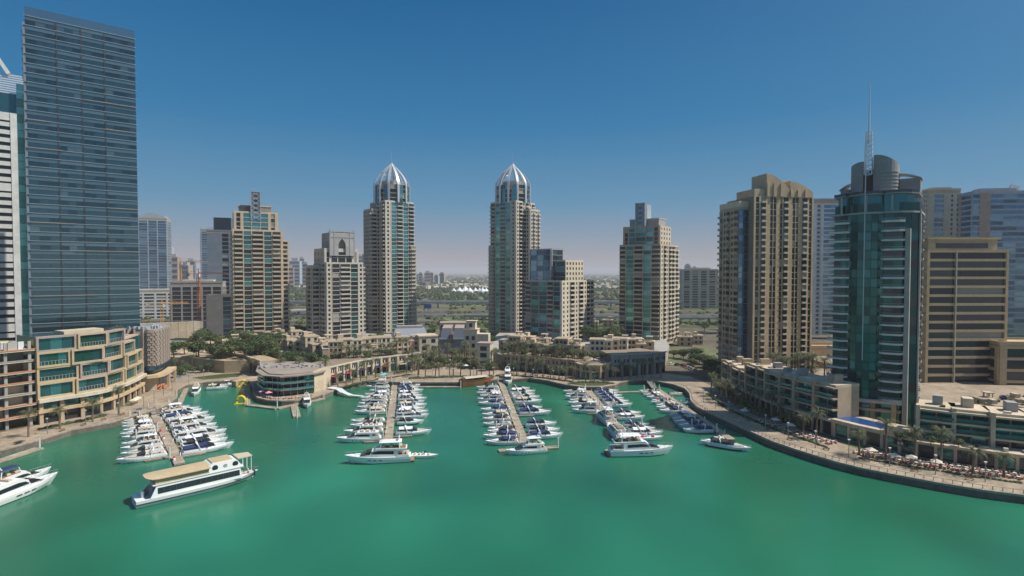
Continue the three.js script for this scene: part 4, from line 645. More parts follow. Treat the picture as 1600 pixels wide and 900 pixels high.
// two-storey shop arcades of the crescent, bay by bay
function arcade(label, base, h, depth, m, o = {}) {
  const T = thing('shop_arcade', label, 'building', 0, 0, 0, 2), w = walk(base);
  new MB().prism(ribbon(offset(base, -.8), offset(base, -depth)), 0, h).build('core', 'coreTan', T);
  const n = Math.round(w.len / 5.4), L = w.len / n;
  for (let i = 0; i < n; i++) {
    const p = w((i + .5) * L), q = w(i * L + .02);
    part(new MB().obox(q.x + q.ox * .1, 0, q.z + q.oz * .1, 1.3, h + .4, 1.5, q.ry), 'pier', m, T);
    part(new MB().obox(p.x - p.ox * .6, .1, p.z - p.oz * .6, L - 1.2, h * .5, .2, p.ry), 'shopfront', pick(['glassDark', 'glassSmoke', 'glassTealDark']), T);
    part(new MB().obox(p.x - p.ox * .45, h * .52, p.z - p.oz * .45, L - 1.1, h * .5, .8, p.ry), 'wall_panel', m, T);
    for (const k of [-.9, .9]) part(new MB().obox(p.x + p.dx * k, h * .66, p.z + p.dz * k, .9, 1.7, .16, p.ry), 'window', 'glassDark', T);
    if (o.awn && rnd() < .75) part(new MB().obox(p.x + p.ox * 1.4, h * .44, p.z + p.oz * 1.4, L - 1, .22, 2.6, p.ry), 'awning', pick(o.awn), T);
  }
  const c = new MB(); for (let i = 0; i < base.length - 1; i++) { const a = offset(base, .2)[i], b = offset(base, .2)[i + 1]; c.bar([a[0], h + .3, a[1]], [b[0], h + .3, b[1]], 1.5, .5); } c.build('cornice', m, T); return T;
}
arcade('cream two-storey shop arcade between the restaurant and the palm plaza', smooth([[-94.3,-285.3],[-84.9,-306.3],[-72.5,-322.1],[-58.4,-332.8]], 10), 8.6, 20, 'cream', { awn: ['beigeCanvas', 'navy', 'red'] });
arcade('shaded shop arcade with red and green awnings beside the palm plaza', smooth([[-5.3,-330.6],[10.1,-324.2],[23.4,-316],[35.6,-308.2]], 10), 8.6, 20, 'sand', { awn: ['lawn', 'lawn', 'red'] });
arcade('rounded shop pavilion bowing out beside the kidney shaped lawn', smooth([[35.7,-306.3],[38.8,-299.8],[44.1,-298],[50,-300.7],[54.7,-307.2]], 10), 7.6, 14, 'sand');
arcade('tall-arched grey arcade building in the high-rise shadow', smooth([[55.9,-308.2],[66.3,-310.1],[76.9,-314],[89.6,-322.1]], 8), 11.5, 22, 'stoneGrey');

// villas and townhouses on the decks
const villaKinds = [];
function villaProto(w, d, h, m, kind) {
  const T = thing('townhouse', '', 'house', 0, 0); scene.remove(T); taken.set('townhouse', 0); T.name = 'townhouse';
  new MB().box(-w / 2, w / 2, 0, h, -d / 2, d / 2).build('wall', m, T); const f = Math.round(h / 3.3);
  new MB().box(-w / 2 - .25, w / 2 + .25, h, h + .5, -d / 2 - .25, d / 2 + .25).build('cornice', 'cream', T); new MB().box(-w / 2 + .3, w / 2 - .3, h + .5, h + .62, -d / 2 + .3, d / 2 - .3).build('roof', 'sandDeep', T);
  for (let k = 0; k < f; k++) for (const x of kind === 1 ? [-w * .3, 0, w * .3] : [-w * .24, w * .24]) { const o = new MB().box(x - .8, x + .8, k * 3.3 + .9, k * 3.3 + 2.7, d / 2 - .05, d / 2 + .03).build('window', 'glassDark', T); new MB().box(x - .95, x + .95, k * 3.3 + .7, k * 3.3 + .9, d / 2, d / 2 + .2).build('sill', 'cream', o); }
  for (let k = 0; k < f; k++) for (const s of [-1, 1]) for (const z of [-d * .22, d * .22]) new MB().box(s > 0 ? w / 2 - .05 : -w / 2 - .03, s > 0 ? w / 2 + .03 : -w / 2 + .05, k * 3.3 + .9, k * 3.3 + 2.6, z - .7, z + .7).build('window', 'glassDark', T);
  if (kind === 1) { const b = new MB(); b.box(-w / 2 - 3.4, -w / 2, 0, h * .62, -d / 2 + 1, d / 2 + 1.2); b.build('wing', m, T); new MB().box(-w / 2 - 3.6, -w / 2 - .02, h * .62, h * .62 + .4, -d / 2 + .8, d / 2 + 1.4).build('terrace', 'cream', T); new MB().box(-w / 2 - 2.8, -w / 2 - .8, .6, 2.8, d / 2 + 1.18, d / 2 + 1.25).build('window', 'glassDark', T); }
  if (kind === 2) { const b = new MB(); for (const x of [-1.5, 1.5]) b.box(w * .2 + x - .3, w * .2 + x + .3, h + .62, h + 3, -1.8, -1.2); b.box(w * .2 - 2.2, w * .2 + 2.2, h + 3, h + 3.5, -2.6, 1.6); for (const x of [-1.5, 1.5]) b.box(w * .2 + x - .2, w * .2 + x + .2, h + .62, h + 3, .8, 1.2); b.build('roof_pavilion', 'sandPale', T); }
  if (kind === 0) { new MB().box(-w * .42, -w * .05, h + .6, h + 2.8, -d * .4, d * .05).build('stair_head', m, T); new MB().box(-w / 2, w / 2, 3.2, 3.5, d / 2, d / 2 + 1.5).build('balcony', 'cream', T); new MB().box(-w / 2, w / 2, 3.5, 4.4, d / 2 + 1.4, d / 2 + 1.5).build('balustrade', 'cream', T); }
  return T;
}
const VK = [villaProto(8, 10, 9.9, 'sandPale', 0), villaProto(9, 10, 9.9, 'cream', 1), villaProto(10, 9, 6.6, 'sand', 2), villaProto(7, 9, 6.6, 'sandPale', 0), villaProto(8, 9, 9.9, 'sand', 1)];
const VD = ['three-storey sand townhouse with a stair head', 'three-storey cream townhouse with a side terrace wing', 'two-storey sand villa with a roof pavilion', 'small two-storey pale villa', 'three-storey sand townhouse with a side terrace wing'];
taken.set('townhouse', 0);
const villaRows = [
  ['on the deck above the cream arcade', [[-105.1,-329.9],[-101.3,-334.9],[-96.6,-338.8],[-92.2,-342.8],[-86.9,-345.5],[-81.6,-348.2],[-76.4,-352.4],[-71.2,-356.7],[-65.8,-361]], 22, 9, [4, 0, 1, 0, 4, 1, 3, 0, 2]],
  ['stepped up behind the restaurant', [[-167.8,-374.9],[-164.5,-381.4],[-153.1,-368.6],[-145.5,-365.5],[-135.8,-356.7],[-128,-351],[-119.4,-342.8],[-112.9,-337.5],[-173.2,-405.9],[-161.3,-395],[-151.3,-388.1],[-140.4,-378.1],[-130.1,-368.6],[-121.1,-359.6]], 34, 9, [2, 3, 2, 3, 2, 0, 2, 3, 2, 3, 0, 2, 3, 2]],
  ['at the foot of the lattice-screen tower', [[-186.5,-381.4],[-184.2,-391.5],[-181.7,-359.6]], 30, 9, [2, 3, 2]],
  ['on the deck above the red-awning arcade', [[-2.1,-359.6],[3.3,-353.8],[8.9,-351],[14.3,-345.5],[19.8,-342.8],[24.9,-337.5],[31.2,-337.5],[37.1,-334.9],[2.7,-384.7],[11.3,-378.1],[19.7,-371.7]], -20, 9, [2, 4, 2, 3, 2, 2, 4, 2, 2, 3, 2]],
  ['beside the shaded arched arcade', [[52.2,-337.5],[56.9,-337.5],[61.8,-338.8],[66.7,-340.1],[72.4,-342.8],[78.1,-345.5],[62.7,-362.5],[72.5,-365.5],[82.5,-368.6],[86.4,-356.7]], -14, 9, [1, 1, 0, 1, 4, 2, 3, 2, 3, 2]],
  ['next to the lawns behind the teal lattice tower', [[136.2,-437.5],[150.2,-449.2],[136.8,-474.8],[86.7,-578.8],[102.4,-592.5]], -10, 2, [2, 3, 2, 3, 2]],
  ['on the deck behind the sunlit shops', [[166, -189], [174, -188], [183, -187], [192, -186], [201, -185], [210, -184], [170, -199], [181, -197], [222, -184]], -4, 10.5, [3, 2, 3, 2, 3, 2, 2, 3, 2]],
];
for (const [where, spots, turn, y, kinds] of villaRows) spots.forEach(([x, z], i) => { const k = kinds[i % kinds.length], c = VK[k].clone(); c.name = numbered('townhouse'); c.position.set(x, y, z); c.rotation.y = R(turn + rr(-6, 6)); c.scale.setScalar(rr(.94, 1.06) * (y > 10 ? .62 : 1)); scene.add(c); c.userData = { label: `${VD[k]} ${where}`, category: 'house', group: `houses ${where}` }; });

// plaza gate: dark glazed market hall and its towers
{
  const T = thing('market_hall', 'dark sloping glass hall with pink roof strips behind the palm plaza', 'building', -42.5,-392, 4, 2);
  new MB().box(-9, 9, 0, 11, -60, 0).build('wall', 'bluegrey', T); for (const x of [-4.6, 4.6]) { part(new MB().hexa([[x - 3.6, 10, 1], [x + 3.6, 10, 1], [x + 3.6, 15, -26], [x - 3.6, 15, -26], [x - 3.6, 10.4, 1], [x + 3.6, 10.4, 1], [x + 3.6, 15.4, -26], [x - 3.6, 15.4, -26]]), 'sloping_glazing', 'slopeGlass', T); part(new MB().box(x - 3.6, x + 3.6, 14.6, 15.8, -54, -26.2), 'roof_strip', 'rose', T); }
  new MB().box(-1, 1, 8, 14, -50, .5).build('spine', 'brown', T); new MB().box(-12, 12, 0, 17, -72, -58).build('back_block', 'rose', T); for (let i = 0; i < 6; i++) part(new MB().box(-11 + i * 4, -9 + i * 4, 12, 15, -58, -57.8), 'window', 'glassDark', T);
  const W = thing('market_tower', 'pale square tower house beside the sloping glass hall', 'building', -27,-372, -8, 2); new MB().box(-4.5, 4.5, 0, 20, -4.5, 4.5).build('wall', 'cream', W); new MB().box(-3, 3, 20, 25, -3, 3).build('upper_storey', 'cream', W); new MB().box(-3.6, 3.6, 25, 25.6, -3.6, 3.6).build('roof', 'sandPale', W); new MB().box(-4.9, 4.9, 19.6, 20.2, -4.9, 4.9).build('cornice', 'sandPale', W); for (const y of [3, 8, 13]) for (const x of [-2, 2]) part(new MB().box(x - 1, x + 1, y, y + 2.6, 4.4, 4.6), 'window', 'glassDark', W); part(new MB().box(-1, 1, 21.4, 23.8, 2.9, 3.1), 'window', 'glassDark', W); new MB().box(4.5, 12, 0, 17, -4, 4).build('wing', 'cream', W);
  const K = thing('pitched_roof_block', 'low block with a sloping grey metal roof beside the sunlit domed tower', 'building', -70.6,-385, 14, 9); new MB().box(-11, 11, 0, 7, -10, 8).build('wall', 'sandPale', K); new MB().hexa([[-11.5, 7, 8.4], [11.5, 7, 8.4], [11.5, 7, -10.4], [-11.5, 7, -10.4], [-10, 12, -4], [10, 12, -4], [10, 12, -8], [-10, 12, -8]]).build('roof', 'steel', K); new MB().box(-9, 9, 12, 13.4, -9, -3.4).build('roof_monitor', 'stoneGrey', K);
  const S = thing('plaza_house', 'cream corner house at the palm plaza with a roof terrace', 'building', -55.5,-362, 20, 2); new MB().box(-6, 6, 0, 16.5, -7, 6).build('wall', 'cream', S); new MB().box(-6.4, 6.4, 16.5, 17.2, -7.4, 6.4).build('cornice', 'sandPale', S); for (const y of [3, 8, 12.5]) for (const x of [-3, 3]) part(new MB().box(x - 1.3, x + 1.3, y, y + 2.5, 5.95, 6.08), 'window', 'glassDark', S);
  const Q = thing('plaza_house', 'narrow pale tower house beside the red awnings', 'building', -16.2,-335, -12, 2); new MB().box(-4, 4, 0, 15, -4, 4).build('wall', 'cream', Q); new MB().box(-4.3, 4.3, 15, 15.6, -4.3, 4.3).build('cornice', 'rose', Q); for (const y of [2, 7, 11]) part(new MB().box(-2, 2, y, y + 2.6, 3.95, 4.1), 'window', 'glassDark', Q);
}

// terraced shops along the curved promenade
function terraces(label, base, storeys, o) {
  const T = thing('terraced_shops', label, 'building', 0, 0, 0, 2), w = walk(base), fh = o.fh, g = o.g;
  new MB().prism(ribbon(base, offset(base, -14)), 0, g - .1).build('ground_floor', 'sand', T);
  new MB().prism(ribbon(offset(base, 1.2), offset(base, -6)), g - .1, g + .7, true, true).build('terrace_slab', 'sandPale', T);
  const n = Math.round(w.len / o.bay), L = w.len / n;
  for (let i = 0; i < n; i++) {
    const p = w((i + .5) * L), q = w(i * L + .01), st = storeys[Math.min(storeys.length - 1, Math.floor(i / n * storeys.length))], back = o.set + (i % 2) * o.jog;
    for (const k of [0, .5]) { const c = w(i * L + k * L + .01); part(new MB().obox(c.x + c.ox * .1, 0, c.z + c.oz * .1, .8, g, .8, c.ry), 'column', o.m, T); const sw = w(Math.min(w.len - .01, i * L + k * L + L * .25)); part(new MB().obox(sw.x - sw.ox * .1, .2, sw.z - sw.oz * .1, L * .5 - .9, g - .6, .25, sw.ry), 'shopfront', pick(['glassDark', 'glassTealDark', 'glassSmoke']), T); }
    const at = (out) => [p.x - p.ox * out, p.z - p.oz * out];
    { const [x, z] = at(back + 5); new MB().obox(x, g, z, L - .02, st * fh, 10, p.ry).build('core', 'sand', T); }
    for (let s = 0; s < st; s++) {
      const y = g + .7 + s * fh, [bx, bz] = at(back - 1.1), [gx, gz] = at(back - .1);
      part(new MB().obox(bx, y + fh - 1.1, bz, L, .55, 2.4, p.ry), 'floor_slab', o.m, T);
      for (const k of [-.25, .25]) part(new MB().obox(gx + p.dx * k * L, y, gz + p.dz * k * L, L * .5 - .5, fh - 1.1, .15, p.ry), 'window', pick(['glassDark', 'glassTeal', 'glassTealDark', 'glassTealDark']), T);
      if (s) { const r = new MB(), [rx, rz] = at(back - 2.2); r.obox(rx, y, rz, L - .8, .9, .08, p.ry); r.build('glass_railing', 'glassTealDark', T); }
    }
    { const [x, z] = [q.x - q.ox * (back - 1.2), q.z - q.oz * (back - 1.2)]; part(new MB().obox(x, g + .7, z, 1.1, st * fh + .6, 2.9, q.ry), 'pier', o.m, T); }
    { const [x, z] = at(back + 4.6); part(new MB().obox(x, g + st * fh + .02, z, L - .06, .9, 11, p.ry), 'roof', o.roof || 'sandPale', T); if (rnd() < .75) part(new MB().obox(x + p.dx * rr(-2, 2), g + st * fh + .9, z + p.dz * rr(-2, 2), rr(2, 4), rr(1.6, 3), rr(2.4, 4.5), p.ry), 'roof_pavilion', pick(['sandPale', 'sand', 'concrete']), T); if (rnd() < .7) part(new MB().obox(x + p.dx * rr(-3, 3) + p.ox * 3, g + st * fh + .9, z + p.dz * rr(-3, 3) + p.oz * 3, rr(1, 2.4), rr(.5, 1), rr(.7, 1.6), p.ry), 'roof_planter', pick(['rose', 'lawn', 'umbrella']), T); }
    // terrace planters and hedge tubs
    for (let k = 0; k < 2; k++) { const [x, z] = at(rr(.6, 3)); part(new MB().obox(x + p.dx * rr(-3, 3), g + .7, z + p.dz * rr(-3, 3), rr(.8, 2), rr(.5, 1.1), rr(.7, 1.2), p.ry + rr(-.3, .3)), 'terrace_planter', pick(['lawn', 'umbrella', 'concrete', 'lawn']), T); }
  }
  return T;
}
terraces('shaded terraced shops curving from the ochre high-rise to the teal tower', smooth([[105.8,-277.3],[103.6,-256],[104,-236.5],[105.6,-219.8],[109.8,-206.2],[113.3,-195.6]], 14), [2, 2, 3, 3, 3], { bay: 8.5, jog: .9, m: 'sand', fh: 3.9, g: 5.2, set: 1.6 });
terraces('sunlit terraced shops with roof terraces below the tan slab block', smooth([[126.9,-173.1],[132.3,-168.9],[139.3,-164.5],[148.3,-159.7],[159.9,-154.7]], 12), [3, 3, 3], { bay: 10.5, jog: .8, m: 'sandPale', fh: 3.3, g: 4.6, set: 6 });
{ // base of the teal tower: pool terrace between the two rows
  const T = thing('pool_terrace', 'blue swimming pool terrace at the foot of the teal glass tower', 'terrace', 0, 0, 0, 2), f = [[113.3,-195.6],[117.4,-187.5],[122.7,-179.3],[126.9,-173.1]];
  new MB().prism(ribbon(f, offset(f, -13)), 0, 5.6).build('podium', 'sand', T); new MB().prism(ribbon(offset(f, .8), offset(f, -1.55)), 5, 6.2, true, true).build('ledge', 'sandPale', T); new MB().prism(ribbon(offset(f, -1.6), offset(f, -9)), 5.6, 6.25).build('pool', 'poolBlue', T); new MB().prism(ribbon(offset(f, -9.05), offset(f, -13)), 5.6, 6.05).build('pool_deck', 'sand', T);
  const w = walk(f); for (let s = 1; s < w.len; s += 5.2) { const p = w(s); part(new MB().obox(p.x + p.ox * .1, 0, p.z + p.oz * .1, .9, 5, .9, p.ry), 'column', 'sandPale', T); const q = w(Math.min(w.len - .1, s + 2.6)); part(new MB().obox(q.x + q.ox * .02, .3, q.z + q.oz * .02, 4, 4.3, .2, q.ry), 'shopfront', pick(['glassDark', 'glassTealDark', 'glassSmoke']), T); }
  const p = w(w.len * .8); part(new MB().obox(p.x - p.ox * .3, 6.2, p.z - p.oz * .3, 7, 2.2, 3, p.ry), 'planter_box', 'sandPale', T);
  const cv = document.createElement('canvas'); cv.width = 256; cv.height = 128; const cx = cv.getContext('2d'); cx.fillStyle = '#16191a'; cx.fillRect(0, 0, 256, 128); cx.fillStyle = '#d9dcd6'; cx.font = 'bold 110px sans-serif'; cx.textAlign = 'center'; cx.textBaseline = 'middle'; cx.fillText('BR', 128, 68);
  const tx = new THREE.CanvasTexture(cv); tx.colorSpace = THREE.SRGBColorSpace; const sg = thing('shop_sign', 'dark shop sign with pale letters above the parasols', 'sign', 0, 0, 0, 0), q2 = w(w.len * .84); sg.position.set(q2.x + q2.ox * .7, 5.4, q2.z + q2.oz * .7); sg.rotation.y = q2.ry; new MB().box(-1.8, 1.8, -.85, .85, -.12, .12).build('sign_board', 'dark', sg); const fc = meshOf('lettering', new THREE.PlaneGeometry(3.4, 1.6), new THREE.MeshStandardMaterial({ map: tx, roughness: .7 }), sg); fc.position.z = .125;
}

// ---------- pontoons and boats ----------
// hull: lofted sections from transom to raked, flared bow; returns [hull, deck] builders
function hullOf(L, B, H, o = {}) {
  const n = 12, full = o.full ?? 2.3, rows = [], sheer = o.sheer ?? .45;
  for (let i = 0; i <= n; i++) {
    const s = i / n, k = s < .45 ? 1 - .1 * (1 - s / .45) ** 2 : Math.max(.015, 1 - ((s - .45) / .55) ** full), w = B / 2 * k, h = H * (1 + sheer * s * s - (o.sternDip ?? 0) * (1 - s) ** 2), x = -L / 2 + L * s, rake = s > .6 ? (s - .6) / .4 : 0;
    const wl = w * (.86 - .3 * rake), xs = x - L * (o.rake ?? .09) * rake;
    rows.push([[xs - L * .02 * rake, -.5, wl * .3], [xs, .1, wl], [x - L * .03 * rake, h * .62, w * .97], [x, h, w]]);
  }
  const hull = new MB(), deck = new MB(), m = (p) => [p[0], p[1], -p[2]];
  for (let i = 0; i < n; i++) for (let j = 0; j < 3; j++) { const a = rows[i][j], b = rows[i + 1][j], c = rows[i + 1][j + 1], d = rows[i][j + 1]; hull.quad(a, b, c, d); hull.quad(m(b), m(a), m(d), m(c)); }
  const t = rows[0]; hull.face([t[3], t[2], t[1], t[0], m(t[0]), m(t[1]), m(t[2]), m(t[3])].reverse());
  for (let i = 0; i < n; i++) { const a = rows[i][3], b = rows[i + 1][3], q = (p, f, y) => [p[0], p[1] - y, p[2] * f]; deck.quad(q(a, .99, .06), q(b, .99, .06), q(m(b), .99, .06), q(m(a), .99, .06)); }
  return { hull, deck, h: (s) => H * (1 + sheer * s * s), w: (s) => rows[Math.round(s * n)][3][2], rows };
}
function railing(rows, from, hgt) { const b = new MB(), n = rows.length - 1; for (const s of [1, -1]) for (let i = from; i < n; i++) { const a = rows[i][3], c = rows[i + 1][3]; b.bar([a[0], a[1] + hgt, a[2] * .94 * s], [c[0], c[1] + hgt, c[2] * .94 * s], .06); b.bar([a[0], a[1], a[2] * .94 * s], [a[0], a[1] + hgt, a[2] * .94 * s], .05); } return b; }
function boatGroup(name) { const T = new THREE.Group(); T.name = name; return T; }
// open-backed express cruiser; canvas: material of its cockpit canopy, or none
function expressCruiser(L, o) {
  const T = boatGroup('motor_cruiser'), B = L * .3, H = 1.15, k = hullOf(L, B, H); k.hull.build('hull', o.hull || 'gel', T); k.deck.build('deck', 'gel', T);
  const st = new MB(); for (const s of [1, -1]) for (let i = 0; i < 10; i++) { const a = k.rows[i], b = k.rows[i + 1], q = (r, f) => [r[1][0] + (r[2][0] - r[1][0]) * f, r[1][1] + (r[2][1] - r[1][1]) * f, (r[1][2] + (r[2][2] - r[1][2]) * f + .02) * s]; st.quad(q(a, .02), q(b, .02), q(b, o.stripe ? .5 : .16), q(a, o.stripe ? .5 : .16)); } st.build('boot_stripe', o.stripe || 'navy', T);
  new MB().slab([[-L * .04, H - .1, B * .43], [L * .40, H * 1.2, B * .12], [L * .33, H * 1.2 + .28, B * .15], [L * .1, H + .75, B * .34], [-L * .04, H + .8, B * .4]]).build('cabin', 'gel', T);
  new MB().slab([[-L * .06, H + .55, B * .44], [L * .115, H + .7, B * .36], [-L * .01, H + 1.45, B * .36], [-L * .07, H + 1.5, B * .38]]).build('windscreen', 'glassDark', T);
  const ck = new MB(); ck.box(-L * .43, -L * .08, H - .04, H + .06, -B * .36, B * .36); ck.build('cockpit_floor', 'teak', T);
  const co = new MB(); for (const s of [-1, 1]) co.box(-L * .47, -L * .06, H, H + .5, s > 0 ? B * .38 : -B * .44, s > 0 ? B * .44 : -B * .38); co.box(-L * .47, -L * .44, H, H + .5, -B * .38, B * .38); co.build('coaming', 'gel', T);
  for (const [x, w] of [[-.4, .3], [-.26, .16], [-.15, .16]]) part(new MB().box(L * x - .35, L * x + .35, H + .06, H + .6, -B * w, B * w), 'seat', o.seat || 'beigeCanvas', T);
  new MB().box(-L * .5 - .9, -L * .5 + .1, .2, .42, -B * .38, B * .38).build('swim_platform', 'teak', T);
  const ar = new MB(), ax = -L * .19, p = [[ax + .3, H + .2, B * .45], [ax - .3, H + 1.7, B * .4], [ax - .5, H + 2, B * .22], [ax - .5, H + 2, -B * .22], [ax - .3, H + 1.7, -B * .4], [ax + .3, H + .2, -B * .45]]; for (let i = 0; i < 5; i++) ar.bar(p[i], p[i + 1], .3, .22); ar.build('radar_arch', 'gel', T);
  if (o.canvas) { const c = new MB(), N = 6, x0 = -L * (o.full ? .46 : .40), x1 = -L * .03; for (let i = 0; i < N; i++) { const a0 = -1 + 2 * i / N, a1 = -1 + 2 * (i + 1) / N, y = (a) => H + 1.75 - .45 * a * a; c.hexa([[x0, y(a0) - (o.full ? .5 : .08), a0 * B * .43], [x1, y(a0) - .08, a0 * B * .43], [x1, y(a1) - .08, a1 * B * .43], [x0, y(a1) - (o.full ? .5 : .08), a1 * B * .43], [x0, y(a0) - (o.full ? .4 : 0), a0 * B * .43], [x1, y(a0), a0 * B * .43], [x1, y(a1), a1 * B * .43], [x0, y(a1) - (o.full ? .4 : 0), a1 * B * .43]]); } if (o.full) for (const s of [-1, 1]) c.hexa([[x0, H + .4, s * B * .43], [x1, H + .4, s * B * .43], [x1, H + .4, s * B * .42], [x0, H + .4, s * B * .42], [x0, H + .95, s * B * .43], [x1, H + 1.32, s * B * .43], [x1, H + 1.32, s * B * .42], [x0, H + .95, s * B * .42]]); c.build('canopy', o.canvas, T); }
  if (o.pad) new MB().slab([[L * .1, H * 1.1 + .62, B * .2], [L * .32, H * 1.2 + .28, B * .12], [L * .32, H * 1.2 + .4, B * .12], [L * .1, H * 1.1 + .74, B * .2]]).build('sun_pad', 'beigeCanvas', T);
  railing(k.rows, 7, .5).build('bow_rail', 'steel', T); return T;
}
// closed hardtop or flybridge cruiser
function flybridge(L, o = {}) {
  const T = boatGroup('motor_yacht'), B = L * .26, H = o.H ?? L * .095, k = hullOf(L, B, H, { full: 2.5, sheer: .38 }); k.hull.build('hull', o.hull || 'gel', T); k.deck.build('deck', o.deck || 'gel', T);
  const st = new MB(); for (const s of [1, -1]) for (let i = 0; i < 11; i++) { const a = k.rows[i], b = k.rows[i + 1], q = (r, f) => [r[1][0] + (r[2][0] - r[1][0]) * f, r[1][1] + (r[2][1] - r[1][1]) * f, (r[1][2] + (r[2][2] - r[1][2]) * f + .02) * s]; st.quad(q(a, .0), q(b, .0), q(b, .1), q(a, .1)); } st.build('boot_stripe', 'navy', T);
  for (const s of [-1, 1]) for (let i = 0; i < 3; i++) { const a = k.rows[5 + i][2], b = k.rows[6 + i][2]; part(new MB().bar([a[0] + .3, a[1] - .12, (a[2] + .005) * s], [b[0] - .3, b[1] - .12, (b[2] + .005) * s], .06, L * .012), 'porthole', 'glassDark', T); }
  const d = H, ch = L * .105, W = B * .42;
  new MB().slab([[-L * .3, d - .1, W], [L * .3, d * 1.08, W * .6], [L * .16, d + ch * .75, W * .72], [L * .04, d + ch, W * .8], [-L * .3, d + ch, W * .86]]).build('saloon', 'gel', T);
  new MB().slab([[-L * .24, d + ch * .42, W * .985], [L * .1, d + ch * .5, W * .86], [L * .055, d + ch * .8, W * .845], [-L * .02, d + ch * .9, W * .87], [-L * .24, d + ch * .82, W * .925]]).build('saloon_window', 'glassDark', T);
  new MB().slab([[L * .12, d + ch * .4, W * .82], [L * .265, d + ch * .25, W * .69], [L * .17, d + ch * .735, W * .735], [L * .09, d + ch * .9, W * .79]]).build('windscreen', 'glassDark', T);
  new MB().slab([[-L * .44, d + ch, W * .86], [L * .06, d + ch, W * .8], [L * .03, d + ch + .55, W * .82], [-L * .44, d + ch + .4, W * .9]]).build('flybridge', 'gel', T);
  new MB().slab([[-L * .42, d + ch + .45, W * .7], [-L * .02, d + ch + .58, W * .7], [-L * .02, d + ch + .64, W * .7], [-L * .42, d + ch + .5, W * .7]]).build('flybridge_floor', o.fly || 'teak', T);
  for (const x of [-.34, -.2, -.08]) part(new MB().box(L * x - .5, L * x + .5, d + ch + .5, d + ch + 1.1, -W * .55, W * .55), 'seat', o.seat || 'beigeCanvas', T);
  if (o.top) { new MB().slab([[-L * .36, d + ch + 2.3, W * .8], [-L * .02, d + ch + 2.3, W * .72], [-L * .06, d + ch + 2.55, W * .6], [-L * .34, d + ch + 2.6, W * .7]]).build('hardtop', o.top, T); for (const s of [-1, 1]) { part(new MB().bar([-L * .33, d + ch + .4, s * W * .72], [-L * .31, d + ch + 2.4, s * W * .66], .22), 'top_post', 'gel', T); part(new MB().bar([-L * .03, d + ch + .5, s * W * .7], [-L * .07, d + ch + 2.4, s * W * .6], .14), 'top_post', 'gel', T); } }
  const ar = new MB(), ax = -L * .3, y1 = d + ch + (o.top ? 2.5 : .4); ar.bar([ax, y1, W * .6], [ax - .5, y1 + 1.2, W * .4], .25); ar.bar([ax, y1, -W * .6], [ax - .5, y1 + 1.2, -W * .4], .25); ar.bar([ax - .5, y1 + 1.2, W * .4], [ax - .5, y1 + 1.2, -W * .4], .3); ar.bar([ax - .5, y1 + 1.2, 0], [ax - .5, y1 + 2.2, 0], .1); ar.build('radar_arch', 'gel', T);
  new MB().box(-L * .45, -L * .3, d - .03, d + .06, -W * .8, W * .8).build('cockpit_floor', 'teak', T); const co = new MB(); for (const s of [-1, 1]) co.box(-L * .47, -L * .3, d, d + .6, s > 0 ? W * .95 : -W * 1.07, s > 0 ? W * 1.07 : -W * .95); co.build('coaming', 'gel', T);
  part(new MB().box(-L * .46, -L * .43, d, d + .7, -W * .8, W * .8), 'seat', 'beigeCanvas', T); new MB().box(-L * .5 - L * .05, -L * .5 + .1, .3, .55, -B * .4, B * .4).build('swim_platform', 'teak', T);
  new MB().slab([[L * .3, d * 1.14, W * .4], [L * .42, d * 1.25, W * .2], [L * .42, d * 1.25 + .16, W * .2], [L * .3, d * 1.14 + .2, W * .4]]).build('sun_pad', o.pad || 'gel', T);
  railing(k.rows, 6, .8).build('bow_rail', 'steel', T); return T;
}
function openBoat(L, o = {}) {
  const T = boatGroup('open_boat'), B = L * .32, H = .8, k = hullOf(L, B, H, { full: 2 }); k.hull.build('hull', o.hull || 'gel', T); k.deck.build('deck', 'gel', T);
  new MB().box(-L * .4, L * .12, H - .05, H + .08, -B * .36, B * .36).build('cockpit_floor', 'gel', T); new MB().box(-L * .08, L * .02, H, H + .85, -B * .2, B * .2).build('console', 'gel', T); new MB().slab([[-L * .03, H + .85, B * .2], [L * .03, H + .85, B * .18], [L * .0, H + 1.3, B * .16], [-L * .02, H + 1.3, B * .16]]).build('windscreen', 'glassDark', T);
  for (const x of [-.2, -.36, .14]) part(new MB().box(L * x - .25, L * x + .25, H + .05, H + .5, -B * .26, B * .26), 'seat', o.seat || 'beigeCanvas', T);
  for (const s of [-.3, .3]) part(new MB().box(-L * .5 - .5, -L * .5, .3, 1.5, s - .2, s + .2), 'outboard_motor', 'dark', T);
  if (o.top) { new MB().box(-L * .26, L * .02, H + 1.85, H + 1.95, -B * .36, B * .36).build('canopy', o.top, T); for (const s of [-1, 1]) for (const x of [-.25, .01]) part(new MB().bar([L * x, H, s * B * .34], [L * x, H + 1.85, s * B * .34], .06), 'canopy_post', 'steel', T); }
  return T;
}
